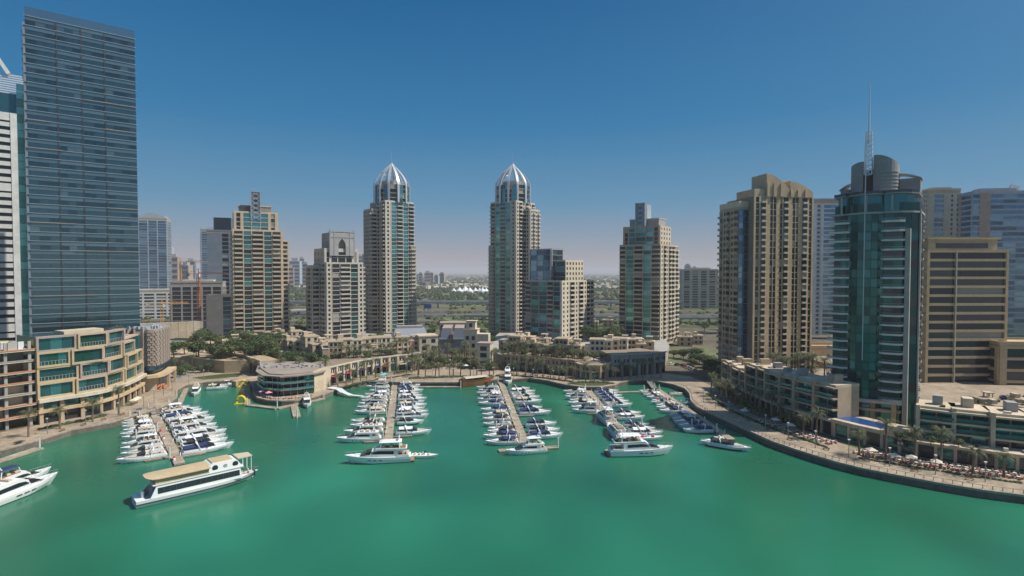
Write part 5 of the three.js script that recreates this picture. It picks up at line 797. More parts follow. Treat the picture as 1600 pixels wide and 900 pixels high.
const BK = {
  n: [expressCruiser(12, { canvas: 'navy' }), 'white express cruiser with a navy cockpit canopy', 12], f: [expressCruiser(12, { canvas: 'navy', full: 1 }), 'white express cruiser wrapped aft in navy canvas', 12], o: [expressCruiser(12, { pad: 1 }), 'white express cruiser with an open tan cockpit', 12],
  b: [expressCruiser(12, { canvas: 'beigeCanvas', stripe: 'gel' }), 'white express cruiser with a beige cockpit canopy', 12], w: [expressCruiser(12, { canvas: 'gel', pad: 1 }), 'white express cruiser with a white hard canopy', 12], k: [expressCruiser(12, { canvas: 'dark', stripe: 'navy' }), 'navy-striped express cruiser with a black canopy', 12],
  y: [flybridge(15, { top: 'gel' }), 'white flybridge yacht with a hardtop', 15], z: [flybridge(15, { fly: 'gel' }), 'white flybridge yacht without a hardtop', 15], s: [openBoat(8, { top: 'navy' }), 'small open boat with a navy sunshade', 8], u: [openBoat(8), 'small white open boat', 8], r: [openBoat(8, { seat: 'red', hull: 'gel' }), 'small open boat with red seats', 8],
};
function moor(kind, L, x, z, hx, hz, where) {
  const [proto, desc, L0] = BK[kind], c = proto.clone(); c.name = numbered(proto.name); const s = L / L0; c.scale.set(s, (.5 * s + .5) * rr(.94, 1.06), (.75 * s + .25) * rr(1, 1.12)); c.position.set(x, 0, z); c.rotation.y = Math.atan2(-hz, hx); scene.add(c);
  c.userData = { label: `${desc} ${where}`, category: 'boat', group: `${desc}s ${where}` }; return c;
}
function pontoon(label, where, A, B, right, left, o = {}) {
  const L = Math.hypot(B[0] - A[0], B[1] - A[1]), dx = (B[0] - A[0]) / L, dz = (B[1] - A[1]) / L, px = Math.abs(dz) / 1 * Math.sign(1), sgn = (-dz) * 1 > 0 ? 1 : -1; const nx = -dz * sgn * 1, nz = dx * sgn * 1; // normal with positive x
  const T = thing('pontoon', label, 'pontoon', A[0], A[1], 0, 0), ry = Math.atan2(-dz, dx), n = Math.round(L / 9), hw = 1.5;
  for (let i = 0; i < n; i++) { const s = (i + .5) / n * L; part(new MB().obox(dx * s, .1, dz * s, L / n - .08, .5 + (i % 2) * .01, hw * 2, ry), 'deck_section', 'pontoon', T); }
  const list = [...right.map((b) => [...b, 1]), ...left.map((b) => [...b, -1])]; let lastT = { 1: -9, '-1': -9 }, cnt = 0;
  for (const [t, len, kind, sd] of list) {
    const s = t * L, r = hw + .5 + len / 2 + rr(0, .6), ang = rr(-.03, .03), hx = nx * sd * Math.cos(ang) - nz * sd * Math.sin(ang), hz = nz * sd * Math.cos(ang) + nx * sd * Math.sin(ang);
    moor(kind, len * rr(.95, 1.05), A[0] + dx * s + nx * sd * r, A[1] + dz * s + nz * sd * r, hx, hz, where);
    if (cnt++ % 2 === 0) { const s2 = s + 2.6, m = hw + 3.4; part(new MB().obox(dx * s2 + nx * sd * m, .12, dz * s2 + nz * sd * m, .8, .42, 7, ry), 'finger_jetty', 'pontoon', T); if (cnt % 3 === 0) part(new MB().cone(dx * s2 + nx * sd * (hw + 7.4), dz * s2 + nz * sd * (hw + 7.4), .28, .28, -2, 4.2, 8), 'mooring_pile', 'white', T); }
  }
  for (let i = 0; i <= n; i += 2) { const s = Math.min(L - .5, i / n * L + 1); part(new MB().obox(dx * s + nx * (hw - .3), .6, dz * s + nz * (hw - .3), .3, 1, .3, ry), 'power_post', 'gel', T); if (i % 4 === 0) part(new MB().cone(dx * s - nx * (hw + .3), dz * s - nz * (hw + .3), .25, .25, -2, 4, 8), 'mooring_pile', 'white', T); }
  for (let i = 0; i < 6; i++) { const s = rr(.1, .95) * L; part(new MB().obox(dx * s - nx * (hw - .6), .6, dz * s - nz * (hw - .6), rr(.6, 1.4), rr(.5, .9), .6, ry), 'dock_box', pick(['gel', 'red', 'gel', 'gel']), T); }
  return T;
}
pontoon('timber pontoon behind the tan-roofed tour boat', 'at the tour boat pontoon', [-154.5,-237.9], [-103.2,-171.3],
  [[.05, 11, 'o'], [.12, 14, 'b'], [.18, 14, 'y'], [.26, 15, 'f'], [.33, 15, 'o'], [.39, 16, 'z'], [.46, 14, 'o'], [.52, 15, 'y'], [.59, 14, 'n'], [.66, 16, 'z'], [.73, 15, 'w'], [.80, 15, 'k'], [.88, 15, 'f']], [[.05, 8, 's'], [.12, 8, 'u'], [.19, 9, 'b'], [.25, 10, 'o'], [.31, 10, 'w'], [.38, 10, 'k'], [.45, 11, 'b'], [.52, 11, 'y'], [.62, 11, 'k'], [.69, 12, 'y'], [.77, 12, 'o'], [.85, 13, 'o']]);
pontoon('straight timber pontoon in front of the cream arcade', 'at the cream arcade pontoon', [-62.8,-296.8], [-43.5,-193.9],
  [[.10, 11, 'z'], [.16, 10, 'f'], [.22, 12, 'n'], [.28, 10, 'w'], [.34, 12, 'o'], [.40, 13, 'n'], [.46, 12, 'y'], [.52, 13, 'b'], [.58, 12, 'f'], [.64, 13, 'w'], [.70, 13, 'y'], [.78, 11, 'k'], [.92, 13, 'w']], [[.10, 12, 'y'], [.19, 10, 'z'], [.28, 11, 'w'], [.34, 13, 'n'], [.40, 12, 'o'], [.46, 13, 'y'], [.52, 13, 'o'], [.59, 13, 'b'], [.74, 13, 'o'], [.80, 13, 'k'], [.88, 14, 'z'], [.965, 16, 'z']]);
pontoon('angled timber pontoon beside the wooden dhow', 'at the dhow pontoon', [-5.9,-298.5], [4.5,-192.5],
  [[.18, 11, 'k'], [.25, 13, 'w'], [.31, 12, 'o'], [.37, 13, 'o'], [.44, 13, 'b'], [.56, 11, 'n'], [.63, 14, 'f'], [.80, 13, 'n'], [.88, 13, 'k'], [.94, 13, 'f']], [[.14, 12, 'o'], [.20, 11, 'z'], [.26, 12, 'o'], [.32, 11, 'w'], [.39, 12, 'y'], [.46, 12, 'n'], [.57, 11, 'f'], [.65, 11, 'b'], [.71, 11, 'k'], [.78, 11, 'o'], [.83, 10, 'r'], [.88, 10, 'k'], [.93, 12, 'f'], [.995, 11, 'n']]);
pontoon('timber pontoon with two yachts lying alongside it', 'at the double-yacht pontoon', [38.5,-277.7], [41.4,-193.9],
  [[.04, 12, 'f'], [.10, 11, 'n'], [.17, 11, 'n'], [.24, 11, 'f'], [.31, 12, 'n'], [.38, 12, 'o'], [.56, 12, 'n'], [.63, 12, 'w'], [.76, 11, 'n'], [.83, 11, 'k'], [.90, 12, 'w'], [.955, 11, 'r']], [[.05, 11, 'o'], [.13, 11, 'w'], [.20, 12, 'y'], [.27, 11, 'o'], [.34, 12, 'b'], [.43, 12, 'k'], [.50, 12, 'y']]);
pontoon('long timber pontoon following the curved promenade', 'at the curved promenade pontoon', [73.7,-280.7], [78,-196.2],
  [[.12, 7, 'u'], [.34, 6, 's']], [[.05, 8, 'u'], [.11, 9, 'o'], [.17, 9, 'w'], [.23, 9, 'b'], [.29, 8, 'r'], [.35, 10, 'o'], [.41, 9, 'b'], [.47, 11, 'k'], [.53, 11, 'n'], [.62, 10, 'w'], [.68, 10, 'o'], [.74, 11, 'k'], [.80, 11, 'n'], [.87, 11, 'f']]);
// boats lying on their own
function lone(T, label, cat, x, z, hx, hz) { T.name = numbered(T.name); T.position.set(x, 0, z); T.rotation.y = Math.atan2(-hz, hx); scene.add(T); T.userData = { label, category: cat }; return T; }
const mid = (a, b) => [(a[0] + b[0]) / 2, (a[1] + b[1]) / 2, b[0] - a[0], b[1] - a[1]];
{ const q = mid([-32.7,-176], [-52,-173]); lone(flybridge(Math.hypot(q[2], q[3]) + 1, { top: 'gel', fly: 'teak', deck: 'gel' }), 'large white yacht with black oval windows across the end of the cream arcade pontoon', 'yacht', ...q); }
{ const q = mid([-30.9,-177.8], [-49.5,-177.8]); lone(openBoat(9, {}), 'small tender with outboard motors behind the large yacht stern', 'boat', q[0] + 12, q[1] - 1, 1, .1); }
{ const q = mid([10.5,-184.2], [-1.3,-180.9]); lone(flybridge(14, { top: 'gel', fly: 'gel' }), 'white cruiser lying across the T-shaped jetty', 'yacht', ...q); }
{ const q = mid([31.9,-180.9], [53.3,-182.2]); lone(flybridge(Math.hypot(q[2], q[3]), { top: 'gel', hull: 'gel' }), 'largest white yacht with a hardtop across the double-yacht pontoon end', 'yacht', ...q); }
{ const q = mid([38.6,-215.1], [35.9,-231.5]); lone(flybridge(18, { top: 'gel' }), 'grey-decked yacht alongside the middle of the double-yacht pontoon', 'yacht', ...q); const r = mid([39.1,-193.9], [37.1,-213.3]); lone(flybridge(18, { fly: 'teak' }), 'yacht with open flybridge alongside the tip of the double-yacht pontoon', 'yacht', ...r); }
{ const q = mid([70.2,-190.3], [78,-184.9]); lone(expressCruiser(14, { canvas: 'dark', stripe: 'dark', pad: 1 }), 'black and white speedboat at the tip of the long pontoon', 'boat', ...q); const r = mid([73.9,-190.3], [65.8,-190.3]); lone(expressCruiser(9, { canvas: 'beigeCanvas' }), 'small cream cruiser behind the black and white speedboat', 'boat', r[0], r[1] - 1.5, r[2], r[3]); }
{ const q = mid([-98.1,-263.5], [-86.6,-234.7]); lone(flybridge(15, { fly: 'rose', pad: 'rose' }), 'white yacht with pink cushions facing out beside the restaurant', 'yacht', ...q); }
{ const q = mid([-2.9,-314.9], [-1.7,-286.9]); lone(flybridge(19, { top: 'gel' }), 'white yacht facing out at the root of the dhow pontoon', 'yacht', ...q); }
{ const q = mid([-134.6,-135.8], [-130.7,-157.6]); lone(flybridge(24, { hull: 'gel', H: 1.9, fly: 'gel' }), 'sleek white yacht with long dark hull windows beside a navy-topped yacht', 'yacht', ...q); lone(flybridge(18, { top: 'navy', H: 1.6 }), 'white yacht with a navy hardtop alongside the sleek yacht', 'yacht', q[0] - 6, q[1] - 8.5, q[2], q[3]); }
{ const q = mid([-166.5,-286.9], [-150.9,-251.9]); lone(flybridge(15, {}), 'white yacht moored at the short basin-head jetty', 'yacht', q[0] + 3, q[1] - 3, q[2], q[3]); lone(expressCruiser(10, { canvas: 'beigeCanvas' }), 'small cruiser with canvas top behind the jetty yacht', 'boat', q[0] + 8, q[1] - 14, .95, -.3); lone(openBoat(9, { top: 'gel' }), 'white open boat at the head of the narrow basin', 'boat', q[0] + 9, q[1] - 24, .9, -.4); lone(openBoat(8, {}), 'grey open boat tied below the footbridge corner', 'boat', q[0] + 14, q[1] - 33, .85, -.5); }
{ const q = mid([-167,-184.2], [-165.7,-191.1]); lone(openBoat(9, { top: 'dark' }), 'white speedboat at the low concrete dock', 'boat', ...q); }
{ const q = mid([-155,-225.4], [-154.5,-232.5]); lone(openBoat(8, { top: 'bandBlue' }), 'teal-covered workboat under the boxed-building quay', 'boat', ...q); }
// tour boat: long two-deck dinner cruiser with a tan sun roof
{
  const a = [-96.5,-141.8], b = [-75.2,-161.5], q = mid(a, b), L = Math.hypot(q[2], q[3]) + 1.5, T = boatGroup('tour_boat'), B = 7.4;
  const k = hullOf(L, B, 1.9, { full: 3.6, sheer: .06, rake: .05 }); k.hull.build('hull', 'gel', T); k.deck.build('deck', 'gel', T); const st = new MB(); for (const s of [1, -1]) for (let i = 0; i < 12; i++) { const a = k.rows[i][2], b = k.rows[i + 1][2]; st.bar([a[0], a[1] - .2, (a[2] + .01) * s], [b[0], b[1] - .2, (b[2] + .01) * s], .12, .26); } st.build('rubbing_strip', 'dark', T);
  new MB().slab([[-L * .40, 1.9, 3.3], [L * .33, 1.9, 3.3], [L * .31, 4.9, 3], [-L * .35, 4.9, 3]]).build('lower_saloon', 'gel', T);
  for (const s of [1, -1]) for (let i = 0; i < 14; i++) { const x = -L * .345 + i * L * .0465; part(new MB().hexa([[x, 2.7, s * 3.26], [x + L * .0457, 2.7, s * 3.26], [x + L * .0457, 2.7, s * 3.1], [x, 2.7, s * 3.1], [x, 4.2, s * 3.11], [x + L * .0457, 4.2, s * 3.11], [x + L * .0457, 4.2, s * 2.9], [x, 4.2, s * 2.9]]), 'saloon_window', 'glassSmoke', T); }
  new MB().slab([[-L * .43, 2.1, 2.6], [-L * .395, 2.1, 2.9], [-L * .35, 4.4, 2.7], [-L * .37, 4.3, 2.5]]).build('windscreen', 'glassBlueDark', T);
  new MB().box(-L * .38, L * .34, 4.9, 5.15, -3.2, 3.2).build('upper_deck', 'gel', T);
  new MB().slab([[-L * .36, 5.15, 3.1], [L * .05, 5.15, 3.1], [L * .05, 6.5, 3.05], [-L * .36, 6.5, 3.05]]).build('canvas_side', 'ochre', T);
  const rf = new MB(), xr = [-L * .43, -L * .425, -L * .41, -L * .385, -L * .34, -L * .2, L * .06], wr = [.9, 1.8, 2.7, 3.3, 3.6, 3.7, 3.7]; for (let i = 0; i < 6; i++) for (let q = 0; q < 8; q++) { const t0 = -1 + q / 4, t1 = -1 + (q + 1) / 4, y = (t) => 7.15 - .45 * t * t, v = (m, t, h) => [xr[m], y(t * wr[m] / 3.7) - h, t * wr[m]]; rf.hexa([v(i, t0, .18), v(i + 1, t0, .18), v(i + 1, t1, .18), v(i, t1, .18), v(i, t0, 0), v(i + 1, t0, 0), v(i + 1, t1, 0), v(i, t1, 0)]); } rf.build('sun_roof', 'tanRoof', T);
  new MB().slab([[L * .05, 5.15, 3.15], [L * .33, 5.15, 3.15], [L * .29, 6.9, 2.9], [L * .24, 7.4, 2.8], [L * .08, 7.4, 2.8], [L * .05, 6.9, 2.95]]).build('bridge_deck', 'gel', T); for (const s of [1, -1]) for (const x of [.1, .27]) { const g = new THREE.CylinderGeometry(.75, .75, .12, 16); g.rotateX(Math.PI / 2); const o = meshOf('round_window', g, 'glassSmoke', T); o.position.set(L * x, 6.2, s * 3.02); }
  for (const s of [1, -1]) { const g = new THREE.CylinderGeometry(.55, .55, .08, 18).rotateX(Math.PI / 2), o = meshOf('emblem', g, 'paleBlue', T); o.position.set(L * .185, 6.2, s * 3.03); }
  new MB().slab([[L * .08, 7.4, 2.5], [L * .25, 7.4, 2.5], [L * .25, 7.6, 2.4], [L * .08, 7.6, 2.4]]).build('roof_panel', 'tanRoof', T); new MB().slab([[L * .3, 7.1, 2.6], [L * .43, 7, 2], [L * .43, 7.2, 2], [L * .3, 7.35, 2.6]]).build('stern_canopy', 'beigeCanvas', T); for (const s of [-1, 1]) { part(new MB().bar([L * .42, 2, s * 1.9], [L * .42, 7, s * 1.9], .14), 'canopy_post', 'gel', T); part(new MB().bar([L * .34, 5, s * 2.4], [L * .34, 7, s * 2.4], .14), 'canopy_post', 'gel', T); }
  railing(k.rows, 9, 1).build('stern_rail', 'steel', T); for (let i = 0; i < 5; i++) part(new MB().box(L * .35 + i * .5, L * .35 + i * .5 + .35, 1.95, 2.6, -1.6 + (i % 2) * 2, -.8 + (i % 2) * 2), 'seat', pick(['brown', 'beigeCanvas']), T); new MB().cone(-L * .44, .6, .35, .35, 1.9, 3.4, 8).cone(-L * .44, -.6, .35, .35, 1.9, 3.4, 8).build('windlass', 'gel', T);
  for (let i = 0; i < 3; i++) part(new MB().cone(L * .46, -1 + i, .25, .2, .9, 2.4, 8), 'fender', 'dark', T);
  lone(T, 'long white two-deck tour boat with a tan sun roof', 'tour boat', ...q);
}
// wooden dhow
{
  const q = mid([-25.5,-290.1], [-11,-298.5]), L = Math.hypot(q[2], q[3]) + 3, T = boatGroup('wooden_dhow'), B = 5.6; const k = hullOf(L, B, 2.3, { full: 2, sheer: .75, sternDip: -.5, rake: .2 }); k.hull.build('hull', 'dhowWood', T); k.deck.build('deck', 'teak', T);
  const st = new MB(); for (const s of [1, -1]) for (let i = 0; i < 12; i++) { const a = k.rows[i][3], b = k.rows[i + 1][3]; st.bar([a[0], a[1] + .1, a[2] * s], [b[0], b[1] + .1, b[2] * s], .25, .35); } st.build('gunwale', 'brown', T); new MB().bar([L * .44, 3.6, 0], [L * .66, 5.8, 0], .4, .5).build('bowsprit', 'umbrella', T);
  new MB().slab([[-L * .42, 4.4, 2.5], [L * .3, 4.4, 2.2], [L * .26, 4.8, 1.6], [-L * .4, 4.9, 1.8]]).build('canopy', 'beigeCanvas', T); for (const s of [-1, 1]) for (const x of [-.4, -.2, 0, .2]) part(new MB().bar([L * x, 2.2, s * 2.1], [L * x, 4.5, s * 2.1], .14), 'canopy_post', 'teak', T); new MB().box(-L * .46, -L * .32, 2.6, 4.2, -1.8, 1.8).build('stern_cabin', 'dhowWood', T); for (const s of [-1, 1]) part(new MB().box(L * .1, L * .34, 1.6, 2.2, s > 0 ? 2.1 : -2.25, s > 0 ? 2.25 : -2.1), 'painted_panel', 'red', T);
  lone(T, 'varnished wooden dhow with a cream canopy at the plaza quay', 'dhow', ...q);
}
// jetties and floats
function jetty(label, pts, w, m = 'pontoon', y = .6) { const T = thing('jetty', label, 'jetty', pts[0][0], pts[0][1], 0, 0); for (let i = 0; i < pts.length - 1; i++) { const a = pts[i], b = pts[i + 1], l = Math.hypot(b[0] - a[0], b[1] - a[1]), n = Math.max(1, Math.round(l / 7)), ry = Math.atan2(-(b[1] - a[1]), b[0] - a[0]); for (let k = 0; k < n; k++) { const t = (k + .5) / n; part(new MB().obox(a[0] + (b[0] - a[0]) * t - pts[0][0], y - .5, a[1] + (b[1] - a[1]) * t - pts[0][1], l / n - .06, .5 + i * .01, w, ry), 'deck_section', m, T); } part(new MB().cone(b[0] - pts[0][0], b[1] - pts[0][1], .25, .25, -2, 3.6, 8), 'mooring_pile', 'white', T); } return T; }
jetty('L-shaped jetty with yellow arches round the restaurant terrace', [[-142.2,-297.3],[-118.8,-248.2],[-102.6,-241.7],[-88.7,-260.8]], 2.6); jetty('short jetty between the restaurant and the pink-cushioned yacht', [[-97.9,-248.2],[-88.3,-227.1]], 3); jetty('T-shaped jetty end of the dhow pontoon', [[-4.5,-184],[15.7,-188.1]], 2.6); jetty('boardwalk float in front of the plaza quay', [[-59.1,-287.2],[-26.6,-287.2]], 2.6); jetty('boardwalk between the double-yacht and curved promenade pontoons', [[47.4,-273.4],[73.7,-277.1]], 2.2); jetty('low concrete dock below the unfinished floors', [[-162.6,-166.8],[-160.1,-187.1]], 3.4, 'quayEdge'); jetty('short jetty at the head of the narrow basin', [[-167.1,-284],[-148.8,-247]], 2.2); jetty('railed floating gangway under the boxed-building quay', [[-155.6,-216],[-152,-225.6]], 2.4, 'pontoon', 1.2); jetty('stern platform jetty beside the largest yacht', [[31.8,-183],[35,-186.4]], 3);
// yellow inflatable arches on the jetty
for (const [x, z, l] of [[-140.1,-288.5, 'yellow inflatable arch at the inner corner of the L-shaped jetty'], [-123.3,-251.9, 'yellow inflatable arch at the outer corner of the L-shaped jetty']]) { const T = thing('inflatable_arch', l, 'float', x, z, 10, 0), p = []; for (let i = 0; i <= 12; i++) { const a = i / 12 * Math.PI; p.push([-Math.cos(a) * 2, .3 + Math.sin(a) * 3.2, 0]); } new MB().tube(p, .6, 8).build('arch', 'yellow', T); new MB().box(-2.8, 2.8, -.1, .35, -1.2, 1.2).build('float_base', 'yellow', T); }
// white swoosh added in place of a boat motion trail, then the gangways
{ const T = thing('boat_trail_swoosh', 'added white swoosh in place of a boat motion trail at the cream arcade quay', 'gangway', -85,-270.4, 0, 0), p = [[-6, 2.6, -5], [0, 2.6, -1.5], [3.5, 2, 3], [8, 1.2, 6], [14, .8, 6.5]], b = new MB(); for (let i = 0; i < 4; i++) b.bar(p[i], p[i + 1], 3.6 - i * .5, .25); b.build('roof', 'tarp', T); const q = new MB(); for (const [x, y, z] of p) q.bar([x, -1, z], [x, y, z], .2); q.build('post', 'steel', T);
  const bridge = (label, a, b, ya, yb) => { const L = Math.hypot(b[0] - a[0], b[1] - a[1]), T2 = thing('footbridge', label, 'footbridge', a[0], a[1], -Math.atan2(b[1] - a[1], b[0] - a[0]) * 180 / Math.PI, 0); new MB().bar([0, ya, 0], [L, yb, 0], 2.6, .3).build('deck', 'paveGrey', T2); for (const s of [-1.2, 1.2]) { const r = new MB(); r.bar([0, ya + 1, s], [L, yb + 1, s], .1); r.bar([0, ya + .5, s], [L, yb + .5, s], .06); for (let i = 0; i <= 6; i++) r.bar([L * i / 6, ya + (yb - ya) * i / 6, s], [L * i / 6, ya + (yb - ya) * i / 6 + 1, s], .08); r.build('railing', 'steel', T2); } };
  bridge('sloping gangway down to the boardwalk by the grey arcade', [72.8,-297.2], [72.4,-282.2], 2.2, .8); bridge('sloping gangway down to the pontoon behind the tour boat', [-153.6,-235.4], [-148.6,-230.5], 2.2, .8); bridge('sloping gangway down to the cream arcade pontoon', [-63.8,-293.7], [-61.7,-291.8], 2.2, .8);
  const arch = thing('stone_footbridge', 'low arched tan footbridge joining the restaurant terrace', 'footbridge', -141.1,-297.2, 62, 0), s = new THREE.Shape(); s.moveTo(-3, 0); s.lineTo(-3, 3.2); s.lineTo(13, 3.2); s.lineTo(13, 0); s.lineTo(10.5, 0); s.quadraticCurveTo(5, 4, -.5, 0); const g = new THREE.ExtrudeGeometry(s, { depth: 3.4, bevelEnabled: false }); g.translate(-6, -.2, -1.7); meshOf('span', g, 'sand', arch); }

// ---------- vegetation, street furniture, far country ----------
const leafMats = [[.085, .115, .035], [.06, .095, .03], [.11, .125, .045]].map((c, i) => { const m = mat('leaf' + i, c, .8); m.vertexColors = true; m.side = THREE.DoubleSide; return m; });
const palmMat = mat('palmLeaf', [.115, .125, .055], .75); palmMat.vertexColors = true; palmMat.side = THREE.DoubleSide;
function paint(mb, from, v) { mb.c = mb.c || []; for (let i = from; i < mb.p.length / 3; i++) mb.c.push(v[0], v[1], v[2]); }
function palmTree(h) {
  const T = new THREE.Group(); T.name = 'palm_tree'; const lean = rr(-.5, .5), path = []; for (let i = 0; i <= 6; i++) path.push([lean * (i / 6) ** 2, -.4 + (h + .4) * i / 6, lean * .5 * (i / 6) ** 2]);
  new MB().tube(path, (t) => .32 - .1 * t + (t > .9 ? .14 : 0), 7).build('trunk', 'trunk', T);
  const c = new MB(), top = path[6], N = 30;
  for (let k = 0; k < N; k++) {
    const a = k * 2.399 + rr(-.2, .2), el = 1.35 - 1.5 * (k / N) + rr(-.1, .1), len = rr(3.1, 4.1), S = 6; let p = [...top], ang = el, pts = [p]; for (let i = 0; i < S; i++) { ang -= .2 + .05 * i; p = [p[0] + Math.cos(a) * Math.cos(ang) * len / S, p[1] + Math.sin(ang) * len / S, p[2] + Math.sin(a) * Math.cos(ang) * len / S]; pts.push(p); }
    const sx = -Math.sin(a), sz = Math.cos(a), f0 = c.p.length / 3, wd = (t) => .5 * Math.sin(Math.PI * Math.min(1, .12 + t * .86));
    for (let i = 0; i < S; i++) for (const s of [-1, 1]) for (let q = 0; q < 2; q++) { const t = (i + q / 2) / S, A = pts[i].map((v, j) => v + (pts[i + 1][j] - v) * q / 2), B = pts[i].map((v, j) => v + (pts[i + 1][j] - v) * (q / 2 + .2)), w = wd(t) * rr(.8, 1.15), dr = .3 * w + .1; const fx = pts[i + 1][0] - pts[i][0], fz = pts[i + 1][2] - pts[i][2]; c.face([A, B, [B[0] + sx * w * s + fx * .7, B[1] - dr, B[2] + sz * w * s + fz * .7], [A[0] + sx * w * s * .9 + fx * .7, A[1] - dr, A[2] + sz * w * s * .9 + fz * .7]]); }
    const v = rr(.7, 1.25); paint(c, f0, [v, v, v]);
  }
  c.build('crown', palmMat, T); return T;
}
function leafyTree(h, r, mi) {
  const T = new THREE.Group(); T.name = 'leafy_tree'; const b = new MB(); b.tube([[0, -.4, 0], [.1, h * .3, .05], [.05, h * .6, 0]], (t) => .28 - .14 * t, 7); const blobs = [];
  for (let i = 0; i < 8; i++) { const a = i * 2.4, q = r * rr(.3, .72), y = h * rr(.48, .84); blobs.push([Math.cos(a) * q, y, Math.sin(a) * q, r * rr(.36, .56)]); b.tube([[.05, h * .34, 0], [Math.cos(a) * q * .5, (y + h * .34) / 2, Math.sin(a) * q * .5], [Math.cos(a) * q, y, Math.sin(a) * q]], (t) => .13 - .09 * t, 5); } blobs.push([0, h * .84, 0, r * .46]);
  b.build('trunk', 'trunk', T); const c = new MB();
  for (let i = 0; i < 900; i++) { const q = blobs[i % blobs.length], u = rr(-1, 1), a = rr(0, 6.283), k = Math.sqrt(1 - u * u), d = q[3] * rr(.55, 1.05), P = [q[0] + k * Math.cos(a) * d, q[1] + u * d * .8, q[2] + k * Math.sin(a) * d], s = rr(.16, .34), n = unit([k * Math.cos(a) + rr(-.7, .7), u + rr(-.3, .9), k * Math.sin(a) + rr(-.7, .7)]), tx = unit(cross(n, [.3, 1, .2])), ty = cross(n, tx), f0 = c.p.length / 3; c.face([[-1, -.6], [1, -.5], [.7, .8], [-.8, .6]].map(([x, y]) => [0, 1, 2].map((j) => P[j] + (tx[j] * x + ty[j] * y) * s))); const v = rr(.6, 1.4); paint(c, f0, [v * rr(.9, 1.15), v, v * rr(.8, 1.1)]); }
  c.build('crown', leafMats[mi], T); return T;
}
const palms = [palmTree(7), palmTree(8.5), palmTree(10), palmTree(6)], trees = [leafyTree(6, 3.4, 0), leafyTree(7, 3.8, 1), leafyTree(5, 3.2, 2), leafyTree(8, 4.4, 1)];
function grow(list, x, z, y, s, label, group) { const p = pick(list), c = p.clone(); c.name = numbered(p.name); c.position.set(x, y, z); c.rotation.y = rr(0, 6.28); c.scale.set(s * rr(.9, 1.1), s * rr(.9, 1.1), s * rr(.9, 1.1)); scene.add(c); c.userData = { label, category: p.name === 'palm_tree' ? 'palm tree' : 'tree', group }; }
const alongPts = (pts, n, jit, fn) => { const w = walk(pts); for (let i = 0; i < n; i++) { const p = w(Math.min(w.len - .01, (i + .5) / n * w.len)); fn(p.x + rr(-jit, jit), p.z + rr(-jit, jit)); } };
const P_ = (where, pts, n, jit, y = 2, s = 1) => alongPts(pts, n, jit, (x, z) => grow(palms, x, z, y, s, `date palm ${where}`, `palms ${where}`));
const L_ = (where, pts, n, jit, y = 2, s = 1) => alongPts(pts, n, jit, (x, z) => grow(trees, x, z, y, s, `green leafy tree ${where}`, `trees ${where}`));
P_('in front of the cream arcade', [[-89.3,-275.8],[-81.4,-293.7],[-71.2,-308.2],[-58.8,-318]], 9, 1); P_('round the palm plaza', [[-55.5,-316],[-51.1,-335],[-44.3,-349],[-32.9,-356.5],[-20.1,-349],[-9.5,-330.6]], 34, 5, 2, 1.15); P_('round the palm plaza', [[-52.7,-304.4],[-35.6,-308.2],[-7.1,-308.2]], 12, 1.5, 2, .95);
P_('in front of the red-awning arcade', [[-3.6,-312],[10.7,-308.2],[24.3,-300.7],[33.9,-293.7]], 10, 1.2); P_('beside the shaded arched arcade', [[37.1,-291.9],[50.9,-293.7],[66,-300.7],[84.4,-304.4]], 10, 1.5); P_('on the shaded terraced promenade', [[96.8,-268.4],[95.3,-242.3],[98.9,-224.8],[103.1,-207],[107.3,-188.9]], 13, 1.5, 2, 1.05);
P_('outside the sunlit terraced shops', [[108.3,-176.8],[117.2,-168.4],[130.6,-160.7],[141.9,-154.7]], 6, 1, 2, 1.1); P_('behind the shaded terraced shops', [[129, -274], [132, -260], [136, -244], [150, -242]], 22, 3, 10.5, 1.15); P_('on the promenade below the boxed building', [[-171.2,-188.9],[-167.1,-206.2],[-160.6,-216],[-159.7,-230]], 4, .6, 2, 1.15); P_('on the boxed building roof terrace', [[-181, -251], [-182, -259]], 5, 1.2, 30.4, .5);
P_('by the car park', [[-192.9,-314],[-193.4,-328.4],[-177.1,-326.3],[-159.2,-322.1],[-144.2,-308.2]], 9, 1.5, 2, .9); P_('on the restaurant quay', [[-125.5,-293.7],[-111.3,-291.9],[-94.9,-285.3]], 6, 1.5, 2, 1.2);
P_('above the cream arcade', [[-101.3,-313.5],[-82.5,-325.1],[-62.3,-337.5]], 16, 1.5, 9, .9); P_('above the red-awning arcade', [[-3.8,-332.4],[18.5,-320.3],[37.7,-311.3]], 22, 1.5, 9, .95);
L_('above the cream arcade', [[-103.9,-315.7],[-85.7,-322.7],[-61.8,-334.9]], 8, 2, 9, .8); L_('on the hill behind the restaurant', [[-158.5,-334.9],[-146.9,-334.9],[-129.4,-325.1],[-114.6,-320.3],[-103.1,-313.5]], 20, 3, 6, 1.05); L_('on the hill behind the restaurant', [[-175.5,-353.8],[-160.7,-348.2],[-148.6,-348.2]], 10, 3, 9, .9);
L_('on the garden deck by the cranes', [[-200, -338], [-172, -328], [-154, -334], [-162, -372], [-220, -390]], 46, 7, 9, 1.35); L_('above the red-awning arcade', [[0,-337.5],[22.5,-325.1],[41.9,-315.7],[51.4,-318]], 14, 2, 9, .85); L_('round the palm plaza', [[-55,-328.4],[-43.4,-341.9],[-27.6,-341.9],[-10.6,-328.4]], 26, 5, 2, .8);
